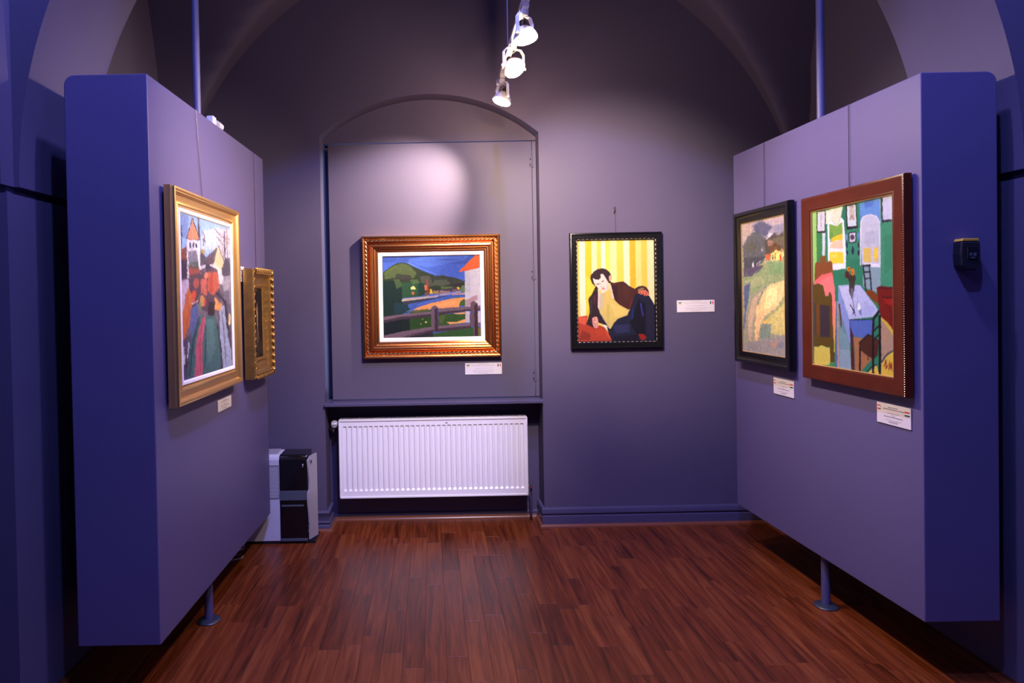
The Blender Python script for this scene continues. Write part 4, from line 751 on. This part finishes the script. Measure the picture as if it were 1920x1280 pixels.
# ------------------------------------------------------------------ dehumidifier
de = thing('dehumidifier', 'white and black portable dehumidifier standing behind the left display panel', 'dehumidifier', (-1.03, 4.495, 0))
def lb(x0, x1, y0, y1, z0, z1): return (x0+1.03, x1+1.03, y0-4.495, y1-4.495, z0, z1)
bm = NB(); pr = [(4.415-4.495, .018), (4.60-4.495, .018), (4.60-4.495, .590), (4.44-4.495, .590), (4.423-4.495, .580), (4.415-4.495, .560)]
prism(bm, pr, 'x', -.235, .0); obj('body', bm, 'white_plastic', de, bevel=.004)
bm = NB(); pr2 = [(4.408-4.495, .018), (4.598-4.495, .018), (4.598-4.495, .592), (4.435-4.495, .592), (4.418-4.495, .584), (4.408-4.495, .562)]
prism(bm, pr2, 'x', .0, .185); obj('front_panel', bm, 'black_gloss', de, bevel=.006)
bm = NB(); box(bm, *lb(-1.027, -.846, 4.4045, 4.412, .292, .356)); obj('water_window', bm, 'slate_plastic', de, bevel=.001)
bm = NB(); box(bm, *lb(-1.018, -.870, 4.403, 4.41, .250, .262)); obj('handle_recess', bm, 'slate_plastic', de, bevel=.002)
bm = NB(); box(bm, *lb(-1.025, -.848, 4.404, 4.41, .020, .038)); obj('kick_strip', bm, 'slate_plastic', de, bevel=.002)
bm = NB(); box(bm, *lb(-.875, -.868, 4.405, 4.41, .525, .532)); box(bm, *lb(-.875, -.870, 4.405, 4.41, .515, .519)); obj('indicator', bm, 'flag_white', de)
# curved light side panel: wavy front edge
out = [(4.408, .03), (4.412, .12), (4.404, .20), (4.396, .26), (4.392, .31), (4.396, .34), (4.412, .36), (4.416, .42), (4.406, .50), (4.398, .555), (4.43, .580), (4.47, .585), (4.50, .585), (4.50, .03)]
bm = NB(); A = []; B = []
for y_, z_ in out:
    xo = .190+(y_-4.40)*.42; A.append(bm.verts.new((xo-.004, y_-4.495, z_))); B.append(bm.verts.new((xo+.004, y_-4.495, z_)))
bm.faces.new(A[::-1]); bm.faces.new(B)
for i in range(len(A)): bm.faces.new((A[i], A[(i+1) % len(A)], B[(i+1) % len(A)], B[i]))
sp = obj('side_panel', bm, 'grey_plastic', de)
bm = NB(); lathe(bm, [(0, .004), (.008, .004), (.011, 0), (.012, -.003)], Matrix.Translation((.212, 4.425-4.495, .545)) @ Matrix.Rotation(math.pi/2, 4, 'Y') @ Matrix.Rotation(math.radians(-20), 4, 'X'), 16); obj('knob', bm, 'chrome', sp, smooth=True)
bm = NB()
for i in range(26): z_ = .308+i*.0082; box(bm, -.19, -.006, 4.4085-4.495, 4.4155-4.495, z_, z_+.0042)
o = obj('louvres', bm, 'white_plastic', de); o['kind'] = 'stuff'
bm = NB(); box(bm, -.192, -.004, 4.4125-4.495, 4.4145-4.495, .304, .524); obj('vent_backing', bm, 'radiator_dark', de)
bm = NB(); box(bm, *lb(-1.262, -.80, 4.42, 4.595, .0, .018)); obj('plinth', bm, 'black_plastic', de)
bm = NB(); box(bm, *lb(-1.245, -1.05, 4.46, 4.58, .590, .600)); obj('top_grille', bm, 'grey_plastic', de, bevel=.003)
# small brown box beside it
bm = NB(); box(bm, -1.385, -1.290, 4.44, 4.60, 0, .19); tag(obj('cardboard_box', bm, 'cardboard', bevel=.002), 'small brown box on the floor left of the dehumidifier', 'box')
# cord
bm = NB()
pts = [(-1.275, 4.41, .02), (-1.262, 4.375, .006), (-1.256, 4.33, .004), (-1.30, 4.27, .004), (-1.335, 4.24, .004), (-1.30, 4.225, .004), (-1.25, 4.222, .004), (-1.222, 4.205, .004), (-1.222, 4.18, .004), (-1.245, 4.155, .004), (-1.29, 4.135, .004), (-1.36, 4.12, .004)]
tube(bm, pts, .0035, 8); tag(obj('power_cord', bm, 'card_white', smooth=True), 'white power cord curling on the floor beside the dehumidifier', 'cord')

# ------------------------------------------------------------------ white fitting on top of left panel
g = on_left('cable_adapter', 'small white two-piece plastic fitting on top of the left display panel', 'fitting', 0.86, LT+0.001, -0.024)
bm = NB(); box(bm, -.085, -.035, -.018, .018, 0, .042); obj('plug_block', bm, 'white_plastic', g, bevel=.004)
bm = NB(); cyl(bm, (-.035, 0, .022), (.010, 0, .022), .016, seg=16); obj('coupling', bm, 'grey_plastic', g, smooth=True)
bm = NB(); cyl(bm, (.010, 0, .021), (.075, 0, .021), .021, .020, seg=18); obj('socket', bm, 'white_plastic', g, smooth=True)

# ------------------------------------------------------------------ wall reader on the right panel front
g = thing('wall_sensor', 'black wall unit with yellow top on the front edge of the right panel', 'sensor', (2.128, RY1, 1.750))
bm = NB(); prism(bm, [(-.036, .050), (.036, .050), (.038, .0), (.034, -.050), (.020, -.064), (-.022, -.064), (-.036, -.046), (-.040, .0)], 'y', -.048, -.0)
obj('housing', bm, 'black_plastic', g, bevel=.006)
bm = NB(); prism(bm, [(-.036, .051), (.034, .051), (.030, .062), (-.030, .062)], 'y', -.046, -.002); obj('top_cap', bm, 'yellow_plastic', g, bevel=.002)
bm = NB(); box(bm, -.018, .022, -.052, -.046, -.022, .030); obj('face_plate', bm, 'black_gloss', g, bevel=.003)
bm = NB(); box(bm, -.010, -.002, -.0535, -.051, -.006, .004); box(bm, .004, .015, -.0535, -.051, -.008, .004); box(bm, -.006, .010, -.0535, -.051, -.017, -.012); obj('display', bm, 'slate_plastic', g)

# ------------------------------------------------------------------ lighting track and spotlights
TX, TZ = 0.462, 2.985
tr = thing('lighting_track', 'white lighting track hanging on a wire under the vault', 'track', (TX, 3.0, TZ))
bm = NB(); prism(bm, [(-.017, -.010), (.017, -.010), (.017, .012), (.010, .016), (-.010, .016), (-.017, .012)], 'y', -1.4, 1.28); obj('rail', bm, 'lamp_white', tr, bevel=.001)
bm = NB(); box(bm, -.019, .019, 1.28, 1.30, -.012, .018); obj('end_cap', bm, 'lamp_white', tr, bevel=.002)
for yy, zt_ in ((.74, 1.10), (-1.2, 1.6)):
    bm = NB(); cyl(bm, (-.008, yy, .016), (-.008, yy, zt_), .0022, seg=8); obj('suspension_wire', bm, 'bright_wire', tr)
def spot(y, x, label, aim, energy, cone, col=WARM, tilt_vis=None):
    zc = 2.835
    t = thing('spotlight', label, 'spotlight', (TX, y, zc), 0, 'white spotlights on the lighting track')
    d = (Vector(aim)-Vector((TX, y, zc))).normalized()
    dv = Vector(tilt_vis).normalized() if tilt_vis else d
    yaw = math.atan2(dv.x, dv.y)
    q = Vector((0, 0, -1)).rotation_difference(dv)
    M = q.to_matrix().to_4x4()
    # adapter on the track
    bm = NB(); box(bm, -.016, .016, -.045, .045, .118, .141); cyl(bm, (0, 0, .092), (0, 0, .120), .017, .020, seg=18); obj('adapter', bm, 'lamp_white', t, bevel=.002)
    # yoke: flat U strip turned with the head
    Mz = Matrix.Rotation(-yaw, 4, 'Z')
    bm = NB(); w_, s_ = .066, .0035
    U = [(-w_, -.005), (-w_, .072), (-w_+.020, .094), (w_-.020, .094), (w_, .072), (w_, -.005)]
    for (xa, za), (xb, zb) in zip(U, U[1:]):
        dx, dz = xb-xa, zb-za; l = math.hypot(dx, dz); nx_, nz_ = -dz/l*s_/2, dx/l*s_/2
        vs = []
        for yy in (-.009, .009):
            vs.append([bm.verts.new(Mz @ Vector(p)) for p in ((xa-nx_, yy, za-nz_), (xb-nx_, yy, zb-nz_), (xb+nx_, yy, zb+nz_), (xa+nx_, yy, za+nz_))])
        bm.faces.new(vs[0]); bm.faces.new(vs[1][::-1])
        for i in range(4): bm.faces.new((vs[0][i], vs[0][(i+1) % 4], vs[1][(i+1) % 4], vs[1][i]))
    yk = obj('yoke', bm, 'lamp_white', t)
    for sg in (-1, 1):
        bm = NB(); a = Mz @ Vector((sg*.060, 0, 0)); b = Mz @ Vector((sg*.078, 0, 0)); cyl(bm, a, b, .007, seg=12); obj('knob', bm, 'lamp_white', yk, smooth=True)
    # head: open reflector bowl, ring, glowing front, dark cap
    bm = NB(); lathe(bm, [(.012, .042), (.022, .036), (.038, .022), (.050, .002), (.0555, -.018), (.0575, -.018), (.0585, -.012), (.053, .006), (.040, .027), (.024, .041), (.012, .046)], M, 32)
    hd = obj('reflector', bm, 'lamp_white', t, smooth=True)
    bm = NB(); lathe(bm, [(0, -.012), (.030, -.0125), (.0535, -.014), (.0535, -.010), (0, -.008)], M, 32); obj('lamp_glass', bm, 'lamp_glow', hd, smooth=True)
    bm = NB(); lathe(bm, [(0, .078), (.012, .076), (.017, .066), (.015, .046), (0, .044)], M, 18); obj('lamp_cap', bm, 'lamp_cap', hd, smooth=True)
    bm = NB(); tube(bm, [M @ Vector((0, 0, .076)), M @ Vector((.012, .004, .095)), Vector((.018, 0, .088)), Vector((.010, 0, .104))], .002, 6); obj('lead', bm, 'lamp_white', hd)
    light('SPOT', 'spotlight_beam', d*.03, energy, col, parent=t, target=d*2, spot_size=math.radians(cone), spot_blend=1.0, shadow_soft_size=.04)
    light('POINT', 'spotlight_spill', (0, 0, -.08), energy*.034, (1.0, .68, .48), parent=t, shadow_soft_size=.03)
    return t
spot(4.13, TX, 'white spotlight at the far end of the track, nearest the back wall', (-0.20, 4.77, 2.30), 520, 60, tilt_vis=(-.35, -.15, -1))
spot(3.56, TX, 'white spotlight in the middle of the track, second from its far end', (1.93, 3.35, 1.85), 215, 84, tilt_vis=(.3, -.5, -.8))
spot(3.14, TX, 'white spotlight nearest the camera on the track, with dark lamp cap showing', (-1.10, 3.62, 2.28), 620, 76, tilt_vis=(.15, -.12, -1))
